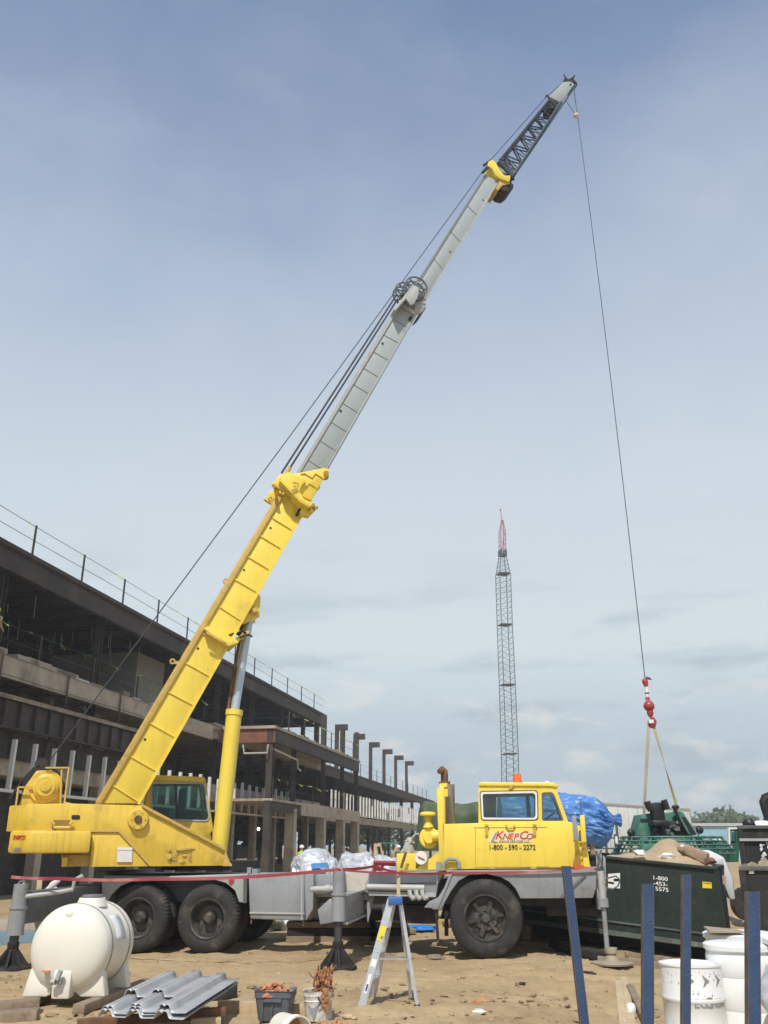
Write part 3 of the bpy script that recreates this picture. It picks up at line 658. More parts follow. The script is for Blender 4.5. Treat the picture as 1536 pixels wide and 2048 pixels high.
# front fender
ff=MB().pp(C,[(900,1741),(1187,1739),(1196,1741),(1192,1775),(1186,1796),(1041,1797),(1031,1777),(1019,1764),(1003,1755),(974,1748),(938,1750),(917,1762),(903,1781),(891,1802),(882,1819),(866,1819),(862,1816),(848,1815),(858,1803),(876,1795),(888,1776),(896,1756)],-.06,.02)
ff.box(C,cz(902,1741)[0],cz(1192,1741)[0],.02,2.4,cz(1000,1741)[1]-.05,cz(1000,1741)[1])
ffo=part(ff,'front_fender',GRY,bev=.008)
part(MB().pp(C,[(905,1745),(1040,1745),(1050,1838),(880,1838)],.75,.80,at=.75),'wheel_well_panel',BLK,ffo)
part(MB().pp(C,[(1042,1797),(1186,1796),(1180,1812),(1050,1812)],.3,2.0,at=.3),'under_frame',BLK)
part(MB().bar(C.px(872,1820,.0),C.px(876,1880,.0),.05,.01),'mud_flap',BLK)
part(MB().bar(C.px(893,1822,.35),C.px(893,1872,.35),.07,.01),'mud_flap',BLK)
# underside clutter: axles, tank, springs, drive shaft
NUT=M('dull_nut',(.10,.095,.09),.5,.3,var=.2)
wh=[]
def wheel(px,py,v,Rr,w,hub='steer'):
    u,z=C.uz(px,py,v); c=C.P(u,v,Rr*1.0-.02); ax=-C.v
    hb=part(MB().lathe(c,ax,[(-w*.3,0),(-w*.3,.12),(.02,.12),(.05,.10),(.08,.06),(.08,0)],24),'wheel',RIM)
    rw=Rr*.56
    def wob(k,r,t): return r-(.014 if (k%2 and r>Rr*.93) else 0)
    prof=[(-w/2,rw),(-w/2-.01,rw+.06),(-w/2-.012,Rr*.80),(-w/2+.02,Rr*.94),(-w/2+.06,Rr*.99),(-w*.2,Rr),(-w*.19,Rr-.012),(-w*.16,Rr-.012),(-w*.15,Rr),(w*.15,Rr),(w*.16,Rr-.012),(w*.19,Rr-.012),(w*.2,Rr),(w/2-.06,Rr*.99),(w/2-.02,Rr*.94),(w/2+.012,Rr*.80),(w/2+.01,rw+.06),(w/2-.008,rw+.03),(w/2,rw)]
    part(MB().lathe(c,ax,prof,110,True,wob),'tyre',RUB,hb)
    if hub=='steer':
        rp=[(w/2-.03,rw),(w/2-.05,rw-.02),(w/2-.11,rw-.04),(w/2-.11,rw-.06),(-w/2,rw-.06),(-w/2,rw)]
        m=MB().lathe(c,ax,rp,48,True)
        m.lathe(c,ax,[(0,0),(w/2-.10,.001),(w/2-.10,.10),(w/2-.08,.11),(w/2-.13,.14),(w/2-.14,rw-.05),(w/2-.16,rw-.05)],36)
        for k in range(6):
            a=k*PI/3+.2; q=C.u*math.cos(a)+Vector((0,0,1))*math.sin(a)
            m.bar(c+ax*(w/2-.10)+q*.08,c+ax*(w/2-.09)+q*(rw-.05),.075,.05)
        part(m,'rim',RIM,hb)
        bm2=MB()
        for k in range(12):
            a=k*PI/6; q=C.u*math.cos(a)+Vector((0,0,1))*math.sin(a); r_=.13 if k%2 else .17
            bm2.tube(c+ax*(w/2-.11)+q*r_,c+ax*(w/2-.06)+q*r_,.014,n=6)
        bm2.lathe(c,ax,[(w/2-.1,.075),(w/2-.03,.065),(w/2-.02,0)],20)
        bm2.lathe(c,ax,[(w/2-.245,0),(w/2-.245,.215),(w/2-.225,.215),(w/2-.225,0)],24) if hub!='steer' else bm2.lathe(c,ax,[(w/2-.115,0),(w/2-.115,.19),(w/2-.095,.19),(w/2-.095,0)],24); part(bm2,'hub_flange',NUT,hb)
    else:
        part(MB().lathe(c,ax,[(w/2-.01,rw),(w/2-.03,rw-.025),(w/2-.14,rw-.05),(w/2-.22,rw-.09),(w/2-.24,.15),(w/2-.30,.14),(w/2-.30,0)],44),'rim',M('rim%d'%px,(.06,.055,.05),.6,dirt=(.16,.13,.1),damt=.6,dscale=5) if px==-1 else RIM,hb)
        bm2=MB()
        for k in range(10):
            a=k*PI/5; q=C.u*math.cos(a)+Vector((0,0,1))*math.sin(a)
            bm2.tube(c+ax*(w/2-.24)+q*.19,c+ax*(w/2-.20)+q*.19,.016,n=6)
        bm2.lathe(c,ax,[(w/2-.245,0),(w/2-.245,.215),(w/2-.225,.215),(w/2-.225,0)],24) if hub!='steer' else bm2.lathe(c,ax,[(w/2-.115,0),(w/2-.115,.19),(w/2-.095,.19),(w/2-.095,0)],24); part(bm2,'hub_flange',NUT,hb)
    return c
def wheel_at(px,py,v,Rr,w,hub): return wheel(px,py,v,Rr,w,hub)
wheel(279,1850,.05,.565,.30,'dual'); wheel(418,1850,.05,.565,.30,'dual'); wheel(973,1850,.10,.625,.38,'steer')
for px_ in (279,418):
    u=C.uz(px_,1850,.05)[0]
    for v in (.42,2.08,2.45):
        c=C.P(u,v,.54); hb=part(MB().tube(c-C.v*.1,c+C.v*.1,.12,n=16),'wheel',RIM)
        part(MB().lathe(c,C.v,[(-.14,.30),(-.15,.45),(-.12,.54),(-.08,.56),(.08,.56),(.12,.54),(.15,.45),(.14,.30)],64,True),'tyre',RUB,hb)
        part(MB().lathe(c,C.v,[(-.10,.31),(-.05,.25),(-.04,.1),(.0,.1),(.02,.3)],30),'rim',RIM,hb)
u=C.uz(973,1850,.1)[0]; c=C.P(u,2.3,.56); hb=part(MB().tube(c-C.v*.1,c+C.v*.1,.12,n=16),'wheel',RIM)
part(MB().lathe(c,C.v,[(-.17,.32),(-.19,.45),(-.14,.56),(-.1,.58),(.1,.58),(.14,.56),(.19,.45),(.17,.32)],64,True),'tyre',RUB,hb)
ux=MB()
for px_ in (279,418,973):
    u=C.uz(px_,1850,.05)[0]; ux.tube(C.P(u,.2,.55),C.P(u,2.3,.55),.10,n=14).ball(C.P(u,1.25,.52),(.25,.25,.22))
part(ux,'axle',BLK)
part(MB().tube(C.P(-1.2,1.2,.7),C.P(-3.6,1.2,.62),.06),'drive_shaft',BLK)
part(MB().box(C,-1.9,-1.0,.3,.9,.48,.78),'fuel_tank',BLK,bev=.03)
part(MB().box(C,-2.9,-2.1,1.3,2.2,.45,.85),'air_tank',BLK,bev=.03)
part(MB().box(C,.9,1.9,.35,1.0,.62,.8),'spring_hanger',BLK,bev=.03)
# ---- outriggers
FY=Vector((0,0,1))
def jack(px,ytop,ybot_cyl,yfoot,Y,rr,name='outrigger_jack',beam_to=None):
    base=atY(px,yfoot,Y); x=base.x; zt=atY(px,ytop,Y).z; zb=atY(px,ybot_cyl,Y).z; g=base.z
    g=GZ(x,Y)
    j=part(MB().lathe(Vector((x,Y,zb)),FY,[(0,0),(0,rr*1.2),(.03,rr*1.2),(.03,rr*1.15),(.35,rr*1.1),(.37,rr*1.25),(.40,rr*1.25),(.40,rr),(zt-zb,rr),(zt-zb,0)],28),name,GRY)
    part(MB().lathe(Vector((x,Y,zt)),C.v,[(-.02,.03),(-.02,.06),(.02,.06),(.02,.03)],16,True),'lifting_eye',GRYL,j)
    part(MB().tube(Vector((x,Y,g+.2)),Vector((x,Y,zb)),rr*.62,n=18),'jack_rod',M('dark_rod',(.08,.08,.085),.4,.5),j)
    f=MB().lathe(Vector((x,Y,g)),FY,[(0,0),(0,.30),(.035,.30),(.045,.25),(.07,.10),(.27,.065),(.30,.085),(.37,.085),(.37,0)],32)
    for q in range(8):
        a=q*PI/4+.2; e=Vector((math.cos(a),math.sin(a),0)); f.hull8([Vector((x,Y,g+.05))+e*.27,Vector((x,Y,g+.05))+e*.07,Vector((x,Y,g+.30))+e*.07],[p+e.cross(FY)*.02 for p in (Vector((x,Y,g+.05))+e*.27,Vector((x,Y,g+.05))+e*.07,Vector((x,Y,g+.30))+e*.07)])
    part(f,'outrigger_pad',BLK,j)
    return Vector((x,Y,0)),zt,zb
def GZ(x,y):
    def ss(t): t=max(0,min(1,t)); return t*t*(3-2*t)
    z=-.32*ss((x-1.0)/2.6)*ss((15-y)/5)-.24*ss((x-2.2)/4.5)*ss((30-y)/9)
    near=ss((46-y)/16)*ss((x+14)/5) if True else 1
    z+=near*(.05*noise.noise(Vector((x*.55,y*.55,1.3)))+.025*noise.noise(Vector((x*1.7,y*1.7,4)))+.012*noise.noise(Vector((x*5,y*5,8))))
    return z
pj,zt1,zb1=jack(675,1742,1842,1936,14.95,.097)
# beam from chassis to jack (right side face seen)
d=C.v
bx=MB(); b0=Vector((pj.x+.10,14.98,0)); b1=Vector((-.33,16.9,0)); sd=Vector((1,0,0))
za,zb_=.62,1.0
bx.hull8([b0+Vector((0,0,za)),b0+Vector((0,0,zb_)),b0+Vector((-.16,0,zb_)),b0+Vector((-.16,0,za))],[b1+Vector((0,0,za-.0)),b1+Vector((0,0,zb_)),b1+Vector((-.3,0,zb_)),b1+Vector((-.3,0,za))])
bo=part(bx,'outrigger_beam',GRY,bev=.01)
part(MB().bar(b0+Vector((.01,0,zb_+.015)),b1+Vector((.01,0,zb_+.015)),.06,.03).bar(b0+Vector((.01,0,za-.01)),b1+Vector((.01,0,za-.01)),.06,.03),'beam_flange',GRYL,bo)
part(MB().pp(C,[(688,1785),(736,1783),(736,1800),(690,1802)],.2,.7,at=.2),'beam_socket',GRY,bev=.01)
part(MB().pp(C,[(635,1820),(660,1797),(668,1806),(666,1845),(640,1849)],-.5,-.4,at=-.5),'guard_plate',GRY,bev=.01)
pr,zt2,zb2=jack(20,1768,1870,1938,14.75,.11)
bx=MB(); b0=Vector((pr.x+.12,14.8,0)); b1=Vector((pr.x+.75,18.9,0))
bx.hull8([b0+Vector((0,0,.62)),b0+Vector((0,0,1.08)),b0+Vector((-.2,0,1.08)),b0+Vector((-.2,0,.62))],[b1+Vector((0,0,.62)),b1+Vector((0,0,1.08)),b1+Vector((-.3,0,1.08)),b1+Vector((-.3,0,.62))])
part(bx,'outrigger_beam',DKG,bev=.01)
part(MB().path([Vector((pr.x,14.7,1.0)),Vector((pr.x+.5,14.9,1.06)),Vector((pr.x+.72,15.0,1.10)),Vector((pr.x+.74,15.0,1.24)),Vector((pr.x+.86,15.0,1.30))],.035,8),'handle_lever',GRYL)
# rear cross member behind the deck (dark mass left of the wheels)
part(MB().box(C,ud0-.9,ud0+.2,.2,2.4,.6,1.05).box(C,ud0-.2,ud0+.05,.1,2.4,.7,1.3),'rear_outrigger_box',DKG,bev=.02)
# front stabiliser
fx=Vector((4.05,15.6,0)); gf=GZ(4.05,15.6)
pf=atY(1207,1810,15.6); x=pf.x
fs=part(MB().tube(Vector((x,15.6,pf.z)),Vector((x,15.6,atY(1207,1742,15.6).z)),.055,n=16),'front_jack',GRYL)
part(MB().tube(Vector((x,15.6,gf+.25)),Vector((x,15.6,pf.z)),.04,n=12).tube(Vector((x,15.6,pf.z-.03)),Vector((x,15.6,pf.z+.1)),.085,n=14),'jack_rod',GRY,fs)
part(MB().lathe(Vector((x+.06,15.6,gf+.05)),FY,[(0,0),(0,.33),(.025,.34),(.03,.28),(.05,.13),(.15,.07),(.16,.10),(.24,.10),(.24,0)],32),'outrigger_pad',M('dusty_pad',(.33,.275,.2),.8,var=.25,scale=6),fs)
part(MB().pp(C,[(1192,1700),(1203,1698),(1206,1812),(1195,1808)],.02,.10,at=.02).pp(C,[(1206,1710),(1211,1716),(1214,1800),(1208,1806)],-.1,-.02,at=-.1),'bumper_end',GRY,bev=.006)
part(MB().path([C.px(x,y,-.14) for x,y in ((1193,1702),(1198,1725),(1192,1748),(1200,1770),(1212,1785),(1208,1800))],.016).path([C.px(x,y,-.16) for x,y in ((1206,1762),(1216,1756),(1232,1752),(1240,1760),(1236,1772),(1226,1778),(1214,1776))],.014).path([C.px(x,y,-.14) for x,y in ((1203,1700),(1198,1712),(1208,1740),(1198,1752))],.014),'hydraulic_hose',DKG)
part(MB().bar(C.px(1118,1797,-.1),C.px(1172,1748,-.09),.03,.01),'scratched_rod',DKG)
part(MB().box(C,C.uz(1190,1742)[0],C.uz(1190,1742)[0]+.12,-.02,2.5,.75,1.22),'front_bumper',GRY,bev=.01)
# ================================================================= building under construction
B=Fr(-20.5,0,79.0)   # u runs along the facade (away), v into the building (left)
bl=thing('steel_frame_building','long three-storey steel and concrete frame building under construction','building',B.P(50,8,0))
def bp(mb,name,mat,parent=None,**k): return mb.build(name,mat,parent or bl,**k)
SH=[]
def yu(Y): return Y/.9816
U0,U1,U2=yu(6),yu(77.3),yu(146)
DEPTH=25
def slab(u0,u1,v0,v1,z,th=.14,mat=CONC,name='floor_slab'): return bp(MB().box(B,u0,u1,v0,v1,z-th,z),name,mat,bev=0)
def beam(u0,u1,v,z,h=.6,mat=STEEL,w=.26,name='edge_beam'):
    m=MB(); m.box(B,u0,u1,v,v+.03,z-h,z).box(B,u0,u1,v-.10,v+w-.1,z-.03,z+.002).box(B,u0,u1,v-.10,v+w-.1,z-h,z-h+.03)
    return bp(m,name,mat)
# slabs
slab(U0,U1,-.35,DEPTH,12.45,.16,STEEL,'roof_deck'); slab(U0,U1,-.3,DEPTH,8.35,.16,CONC); slab(U0,U1,-.2,DEPTH,4.35,.2,CONC)
slab(U1+.05,U2,-.2,DEPTH-4,8.35,.16,STEEL); slab(U1+.05,U2,-.2,DEPTH-4,4.35,.2,CONC)
PB0,PB1,PV=yu(53.4),yu(76.3),-3.75
slab(PB0,PB1,PV,-.36,8.42,.16,CONC); slab(PB0+6,PB1,PV,-.36,4.35,.45,CONC)
slab(PB0,PB0+6,PV,-.36,4.30,.14,CONC)
# beams
beam(U0,U1,-.2,12.28,.85); beam(U0,U1,-.16,8.18,.50,CONC); beam(U1+.1,U2,-.15,8.18,.75); beam(U1+.1,U2,-.1,4.14,.4,CONC)
beam(PB0,PB1,PV+.1,8.25,.8); beam(PB0,PB1,PV+.12,4.14,.5,STEEL)
m=MB().box(B,PB0+.02,PB0+.06,PV,-.4,7.45,8.25).box(B,PB0-.1,PB0+.16,PV,-.4,8.22,8.25).box(B,PB0-.1,PB0+.16,PV,-.4,7.44,7.47); bp(m,'end_beam',STEELR)
m=MB().box(B,U0,U1,8,8.2,11.5,12.28).box(B,U0,U1,16,16.2,11.5,12.28).box(B,U0,U1,DEPTH-.2,DEPTH,11.5,12.28); bp(m,'roof_girder',STEEL)
bp(MB().box(B,U1-.05,U1-.01,-.2,DEPTH,11.4,12.28),'end_beam',STEEL)
# dark deep spandrel at level two with a pale kerb on top
u_s1=yu(42.6)
sp_=MB().box(B,U0,u_s1,-.62,-.55,5.75,6.70).box(B,U0,u_s1,-.80,-.45,5.70,5.75)
for k in range(24):
    u=yu(20)+k*1.0
    if u<u_s1: sp_.box(B,u-.02,u+.02,-.76,-.62,5.75,6.70)
bp(sp_,'spandrel_beam',STEEL)
bp(MB().box(B,U0,u_s1-.4,-.30,-.22,4.72,5.70),'shadow_board',BLK)  # black board stands in for the shade below the spandrel
for k in range(9):
    u=yu(24)+k*2.3
    if u<u_s1: bp(MB().bar(B.P(u,-.45,5.7),B.P(u,-.3,4.75),.09),'hanger',STEEL); bp(MB().box(B,U0,u_s1+.3,-.80,-.35,6.70,6.86),'spandrel_kerb',CONC)
bp(MB().box(B,U0,yu(52),-.42,-.36,7.55,8.30).box(B,U0,yu(52),-.48,-.30,7.50,7.56),'concrete_fascia',CONC)
bp(MB().box(B,U0,U1,-.15,.1,4.2,5.1),'low_wall',CONC)
# columns: one mesh per kind, I-section
def icol(u,v,z0,z1,mat=STEEL,s=.34,name='column'):
    m=MB(); h=s/2
    m.box(B,u-h,u-h+.035,v-h,v+h,z0,z1).box(B,u+h-.035,u+h,v-h,v+h,z0,z1).box(B,u-h+.035,u+h-.035,v-.015,v+.015,z0,z1)
    return bp(m,name,mat)
us=[yu(q) for q in (9,17,24.5,32,39.5,47,54.2,60.5,67,73)]
proto={}
def col(key,u,v,z0,z1,mat,s=.34,name='column'):
    if key in proto:
        p,(pu,pv)=proto[key]; c=p.copy(); COL.objects.link(c); c.location=p.location+B.u*(u-pu)+B.v*(v-pv); return c
    o=icol(u,v,z0,z1,mat,s,name); proto[key]=(o,(u,v)); return o
for i,u in enumerate(us):
    for v in (.35,8.3,16.3,24.4):
        if v<1 : col('f',u,v,4.35,12.4,STEEL,.30)
        else: col('i',u,v,0,12.4,STEEL,.28)
for k in range(17):   # concrete-clad ground columns
    u=U0+1+4.3*k; 
    key='g'
    if 'g' in proto:
        p,pu=proto['g']; c=p.copy(); COL.objects.link(c); c.location=p.location+B.u*(u-pu)
    else:
        o=bp(MB().box(B,u-.25,u+.2,.1,.5,0,4.2),'ground_column',CONC); proto['g']=(o,u)
col('f',U1-.3,.35,4.35,12.4,STEEL,.42)
for k,u in enumerate([U1+7.5+8.6*i for i in range(8)]):
    if u>U2: break
    for v in (.3,8.3,16.3,20.6): col('w',u,v,0,8.3,STEEL,.36)
# projecting block columns
pu=[PB0+.2,yu(58.3),yu(65.5),yu(71.2),PB1-.2]
for i,u in enumerate(pu):
    col('p' if i else 'p0',u,PV+.3,4.35,8.3,STEEL,.28 if i else .38)
    if i: bp(MB().box(B,u-.3,u+.3,PV+.05,PV+.65,0,3.9),'ground_column',CONC)
    if i>1: col('ps',u,PV+.3,8.4,10.7,STEEL,.34,'column_stub')
bp(MB().box(B,PB0+.0,PB0+.4,PV+.1,PV+.5,0,4.2),'ground_column',STEEL)
bp(MB().box(B,PB0+6,PB1,PV-.02,PV+.1,3.55,4.32),'concrete_fascia',CONC)
# stubs with angle brackets above the wing
kk=0
for Y in (84,91.6,99.2,106.8,114.4,122.4):
    u=yu(Y)
    if kk==0:
        m=MB().box(B,u-.16,u+.16,.1,.44,8.35,11.9).box(B,u-.16,u+.16,-.75,.44,11.9,12.45)
        sb=bp(m,'bracket_column',STEEL); su=u
    else:
        c=sb.copy(); COL.objects.link(c); c.location=sb.location+B.u*(u-su)
    kk+=1
# interior: concrete core and joists
cua,cub=B.uz(272,1350,2.2)[0],B.uz(336,1360,2.2)[0]
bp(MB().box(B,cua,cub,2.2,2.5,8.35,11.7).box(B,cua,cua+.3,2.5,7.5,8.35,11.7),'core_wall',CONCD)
bp(MB().box(B,U0,yu(62),DEPTH-.1,DEPTH+.1,4.35,12.2),'rear_light_block',STEEL)  # dark wall added to keep the sun out of the upper floors
bp(MB().box(B,U0,U0+.2,.2,DEPTH-.2,0,12.2),'end_light_block',STEEL)  # added out of view to shut light out of the near end
bp(MB().box(B,U0,U2,DEPTH+.3,DEPTH+.5,0,1.9),'rear_shade_strip',BLK)  # added black strip, covers sunlit ground beyond to keep the floor dark
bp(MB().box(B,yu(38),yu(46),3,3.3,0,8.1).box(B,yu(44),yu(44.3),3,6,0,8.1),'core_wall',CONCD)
bp(MB().box(B,yu(30),yu(53),9,9.25,4.4,8.1).box(B,U0,U1,20,20.2,8.35,12.2),'core_wall',STEEL)
jn=0
bp(MB().box(B,yu(18),yu(50),.75,.80,0,3.95),'shade_sheet',BLK)  # added black sheet, stands in for the dark ground-floor interior
def joist(u,z,par_v1=DEPTH):
    m=MB(); m.box(B,u-.06,u+.06,-.1,par_v1,z-.06,z).box(B,u-.05,u+.05,-.1,par_v1,z-.46,z-.40)
    v=0
    while v<par_v1-1:
        m.bar(B.P(u,v,z-.43),B.P(u,v+.5,z-.04),.03); m.bar(B.P(u,v+.5,z-.04),B.P(u,v+1.0,z-.43),.03); v+=1.0
    return m
jr=bp(joist(U0+2,12.24),'roof_joist',STEEL); jf=bp(joist(U0+2,8.12),'floor_joist',M('lit_joist',(.33,.27,.20),.8,var=.2))  # lit look of the bay put into the pale floor joist colour
for i in range(1,33):
    c=jr.copy(); COL.objects.link(c); c.location=jr.location+B.u*(2.15*i)
    c=jf.copy(); COL.objects.link(c); c.location=jf.location+B.u*(2.15*i)
# wall studs
def studs(u0,u1,step,v,z0,z1):
    m=MB().box(B,u0-.06,u0+.06,v,v+.16,z0,z1)
    s=bp(m,'wall_stud',STUD); n=int((u1-u0)/step)
    for i in range(1,n+1):
        c=s.copy(); COL.objects.link(c); c.location=s.location+B.u*(step*i)+Vector((0,0,random.uniform(-.06,.06)))
    bp(MB().box(B,u0-.3,u1+.3,v-.04,v+.2,z0-.1,z0-.0),'stud_track',STUD)
studs(yu(26),yu(66.0)-.0,1.35,-.84,3.62,5.35)
studs(yu(79),yu(128),1.45,-.7,4.5,6.3)
# guard posts and cables, ribbons
def guard(u0,u1,step,v,z,hgt=1.15,rib=False,nm='guard_post'):
    n=int((u1-u0)/step); p=None
    for i in range(n+1):
        u=u0+step*i
        if p is None: p=bp(MB().bar(B.P(u,v,z),B.P(u,v,z+hgt),.07),nm,STEEL)
        else:
            c=p.copy(); COL.objects.link(c); c.location=p.location+B.u*(u-u0)
    for hh in (hgt-.05,hgt*.5):
        bp(MB().path([B.P(u0+(u1-u0)*t/12,v,z+hh-.02*math.sin(t*2.1)) for t in range(13)],.012,4),'guard_cable',CAB)
    if rib:
        m=0; u=u0+.8
        while u<u1:
            a=random.uniform(.1,.4); b=random.uniform(.05,.3)
            q=B.P(u,v-.02,z+hgt-.06)
            r=MB().hull8([q,q+Vector((0,0,.05)),q+Vector((a,-.2,-b+.05)),q+Vector((a,-.2,-b))],[q+Vector((0,.015,0)),q+Vector((0,.015,.05)),q+Vector((a,-.185,-b+.05)),q+Vector((a,-.185,-b))])
            bp(r,'flag_ribbon',LIME); u+=random.uniform(1.5,2.6)*(1 if z<12 else 1.6)
guard(yu(32.7)-3.82*6,U1-.1,3.82,-.25,12.45,1.25,True); guard(U0+3,PB0-1,4.3,-.15,8.37,1.2,True)
guard(U0+3,u_s1+1,4.6,-.5,6.85,1.45,False,'support_post')
guard(PB0+.3,PB1,2.9,PV+.1,4.37,1.1,True); guard(PB0+3,PB1,3.6,PV+.1,8.44,1.2,True)
guard(U1+3,U2-4,4.2,-.1,8.37,1.2)
# loose bits: pipe, roof pipes, lamps
bp(MB().path([B.P(PB0-.3,-1.9,7.3),B.P(PB0-.3,-2.0,6.8),B.P(PB0-.3,-3.4,6.8),B.P(PB0-.3,-3.45,7.3)],.06),'drain_pipe',GRYL)
bp(MB().path([B.P(PB0+.3,PV+.2,7.1),B.P(PB0+5.5,PV+.2,6.9),B.P(PB0+5.6,PV+.2,6.4),B.P(PB0+6.3,PV+.2,6.3)],.06),'drain_pipe',GRYL)
LAMP=bpy.data.materials.new('lit_bulb'); LAMP.use_nodes=True; q=LAMP.node_tree.nodes['Principled BSDF']; q.inputs['Emission Color'].default_value=(1,.97,.85,1); q.inputs['Emission Strength'].default_value=6
for x,y,Y in ((530,1644,58),(517,1658,58)):
    c=atY(x,y,Y); bp(MB().ball(c,.09,12),'bulb',LAMP)
    
random.seed(17)
for k in range(26):
    u=random.uniform(yu(26),yu(75)); L_=random.uniform(.5,2.2); z=8.35
    bp(MB().box(B,u,u+L_,-.28,random.uniform(.1,.6),z+.01,z+random.uniform(.05,.22)),'stacked_material',random.choice((WOODD,CONC,STEELR,STUD)))
for k in range(16):
    u=random.uniform(PB0+1,PB1-2); L_=random.uniform(.4,1.6)
    bp(MB().box(B,u,u+L_,PV+.15,PV+.8,8.43,8.43+random.uniform(.04,.16)),'stacked_material',random.choice((WOODD,WOOD,CONC)))
# hanging wires from the roof deck (thin ends that catch the light)
random.seed(11)
hw=MB()
for k in range(60):
    u=random.uniform(yu(30),yu(50)); v=random.uniform(.8,9); z=11.7; L_=random.uniform(.35,1.1)
    hw.bar(B.P(u,v,z),B.P(u+.05,v,z-L_),.018)
bp(hw,'hanging_wires',M('bright_wire',(.6,.62,.6),.4,.3),kind='stuff')
# level three floor: stacked panels, second-floor steel pieces
bp(MB().box(B,yu(37),yu(43),2.5,2.75,6.9,7.25).box(B,yu(39.5),yu(39.8),2.4,2.8,4.4,8.1).box(B,yu(42.5),yu(42.8),2.4,2.8,4.4,8.1),'door_frame_steel',STUD)
# black back panels added to darken the view through the ground floor
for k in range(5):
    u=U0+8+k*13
    bp(MB().box(B,u,u+9,DEPTH-.6,DEPTH-.5,0,4.1),'back_shade_panel',BLK)
# ================================================================= far things
def tree(x,y,h,w,sd,name='leafy_tree',label=None,group=None,n=900):
    t=thing(name,label,'tree',(x,y,0),group); rnd=random.Random(sd)
    m=MB().path([Vector((x,y,-.2)),Vector((x+.1,y,h*.3)),Vector((x,y,h*.6))],[h*.03,h*.022,h*.01],7)
    for k in range(4):
        a=rnd.uniform(0,6.3); m.path([Vector((x,y,h*.3)),Vector((x+math.cos(a)*w*.25,y+math.sin(a)*w*.25,h*.6))],[h*.015,h*.006],5)
    m.build('trunk',BARK,t)
    cl=[]
    for k in range(16):
        a=rnd.uniform(0,6.3); r=w*.5*math.sqrt(rnd.random())*.75; z=h*rnd.uniform(.35,.88); s=w*rnd.uniform(.12,.22)*(1-.3*(z/h))
        cl.append((x+math.cos(a)*r,y+math.sin(a)*r,z,s))
    lm=MB()
    for k in range(n):
        cx,cy,cz_,s=cl[rnd.randrange(len(cl))]
        d=Vector((rnd.gauss(0,1),rnd.gauss(0,1),rnd.gauss(0,.8))).normalized()*s*rnd.uniform(.6,1.1)
        c=Vector((cx,cy,cz_))+d; e=Vector((rnd.gauss(0,1),rnd.gauss(0,1),rnd.gauss(0,1))).normalized(); f=e.orthogonal().normalized(); q=w*.035*rnd.uniform(.6,1.3)
        lm.face(lm.vs([c+e*q,c+f*q,c-e*q,c-f*q]))
    b=lm.b
    o=lm.build('crown',LEAF,t); return t
treeg='trees on the horizon'
tl=[(1392,7,6.5,'low dark tree just right of the white trailer end'),(1408,8.2,8,'taller rounded tree second from the white trailer'),(1428,9.5,9,'tallest broad tree behind the pale blue building'),(1450,7.5,8,'mid-height tree sloping down beside the gap in the treeline'),(1475,7.6,9,'domed tree just right of the dip in the treeline'),(1496,6.8,8,'flat-topped tree behind the white truck roof'),(1522,5.6,7,'low pale tree behind the black container rim'),(1541,5.5,7,'smallest tree at the right end of the treeline')]
for i,(px,h,w,lb) in enumerate(tl):
    p=atY(px,1660,185+7*(i%3)); tree(p.x,p.y,h,w*1.7,40+i,'leafy_tree',lb,treeg,700)
for i,(px,Y,lb) in enumerate(((455,88,'leafy tree seen through the ground floor left of the lift cylinder'),(540,112,'leafy tree glimpsed between the ground-floor columns'),(640,140,'leafy tree behind the far ground-floor columns'),(700,165,'leafy tree at the far end of the building, seen below its slab'),(770,190,'leafy tree seen past the wing of the building'))):
    p=atY(px,1690,Y); tree(p.x,p.y,9,17,80+i,'leafy_tree',lb,'trees seen through the building',900)
# pale blue building
p0=atY(1352,1690,120); p1=atY(1560,1690,120)
pb=thing('pale_blue_warehouse','long low pale blue warehouse in front of the distant trees','building',((p0.x+p1.x)/2,125,0))
zt_=atY(1450,1652,120).z
Q=Fr(0,120,0)
Q_=MB().box(Q,p0.x,p1.x+8,0,14,-.6,zt_); Q_.build('wall',PALEB,pb)
MB().box(Q,p0.x-.3,p1.x+8.3,-.3,14.3,zt_,zt_+.35).build('roof',M('grey_roof_edge',(.45,.47,.45),.7),pb)
MB().box(Q,p0.x+6,p0.x+9,-.06,0.02,-.6,zt_-1).box(Q,p0.x+14,p0.x+17,-.06,0.02,-.6,zt_-1).build('roller_door',M('door_blue',(.22,.40,.50),.6),pb)
# tower crane (crawler lattice boom)
tc=thing('lattice_tower_crane','tall thin dark green lattice crane boom with red tip far behind the cab','crane',(atY(1022,1690,135).x,135,0))
def lat(px0,py0,px1,py1,w0,w1,Y,n,mat,name,r=.034):
    a=atY(px0,py0,Y); b=atY(px1,py1,Y); m=MB(); 
    def cor(t,k):
        w=(w0+(w1-w0)*t)/2; p=a+(b-a)*t; sx,sy=((-1,-1),(1,-1),(1,1),(-1,1))[k]
        ca,sa=math.cos(.25),math.sin(.25)
        return p+Vector((w*(sx*ca-sy*sa),w*(sx*sa+sy*ca),0))
    for k in range(4): m.tube(cor(0,k),cor(1,k),r*1.6,n=6)
    for i in range(n):
        for k in range(4):
            k2=(k+1)%4
            if i%2: m.tube(cor(i/n,k),cor((i+1)/n,k2),r*.7,n=4)
            else: m.tube(cor(i/n,k2),cor((i+1)/n,k),r*.7,n=4)
    return m.build(name,mat,tc)
TCG=M('crane_dark_green',(.04,.055,.06),.6,var=.15)
TCR=M('crane_red',(.36,.05,.06),.6,var=.1)
segs=[(1023,1690,1019.5,1508,1.95,1.95,22),(1019.5,1508,1014.5,1370,1.95,1.9,21),(1014.5,1370,1009.5,1250,1.9,1.85,21),(1009.5,1250,1006,1148,1.85,1.85,19),(1006,1148,1005,1112,1.75,.9,9)]
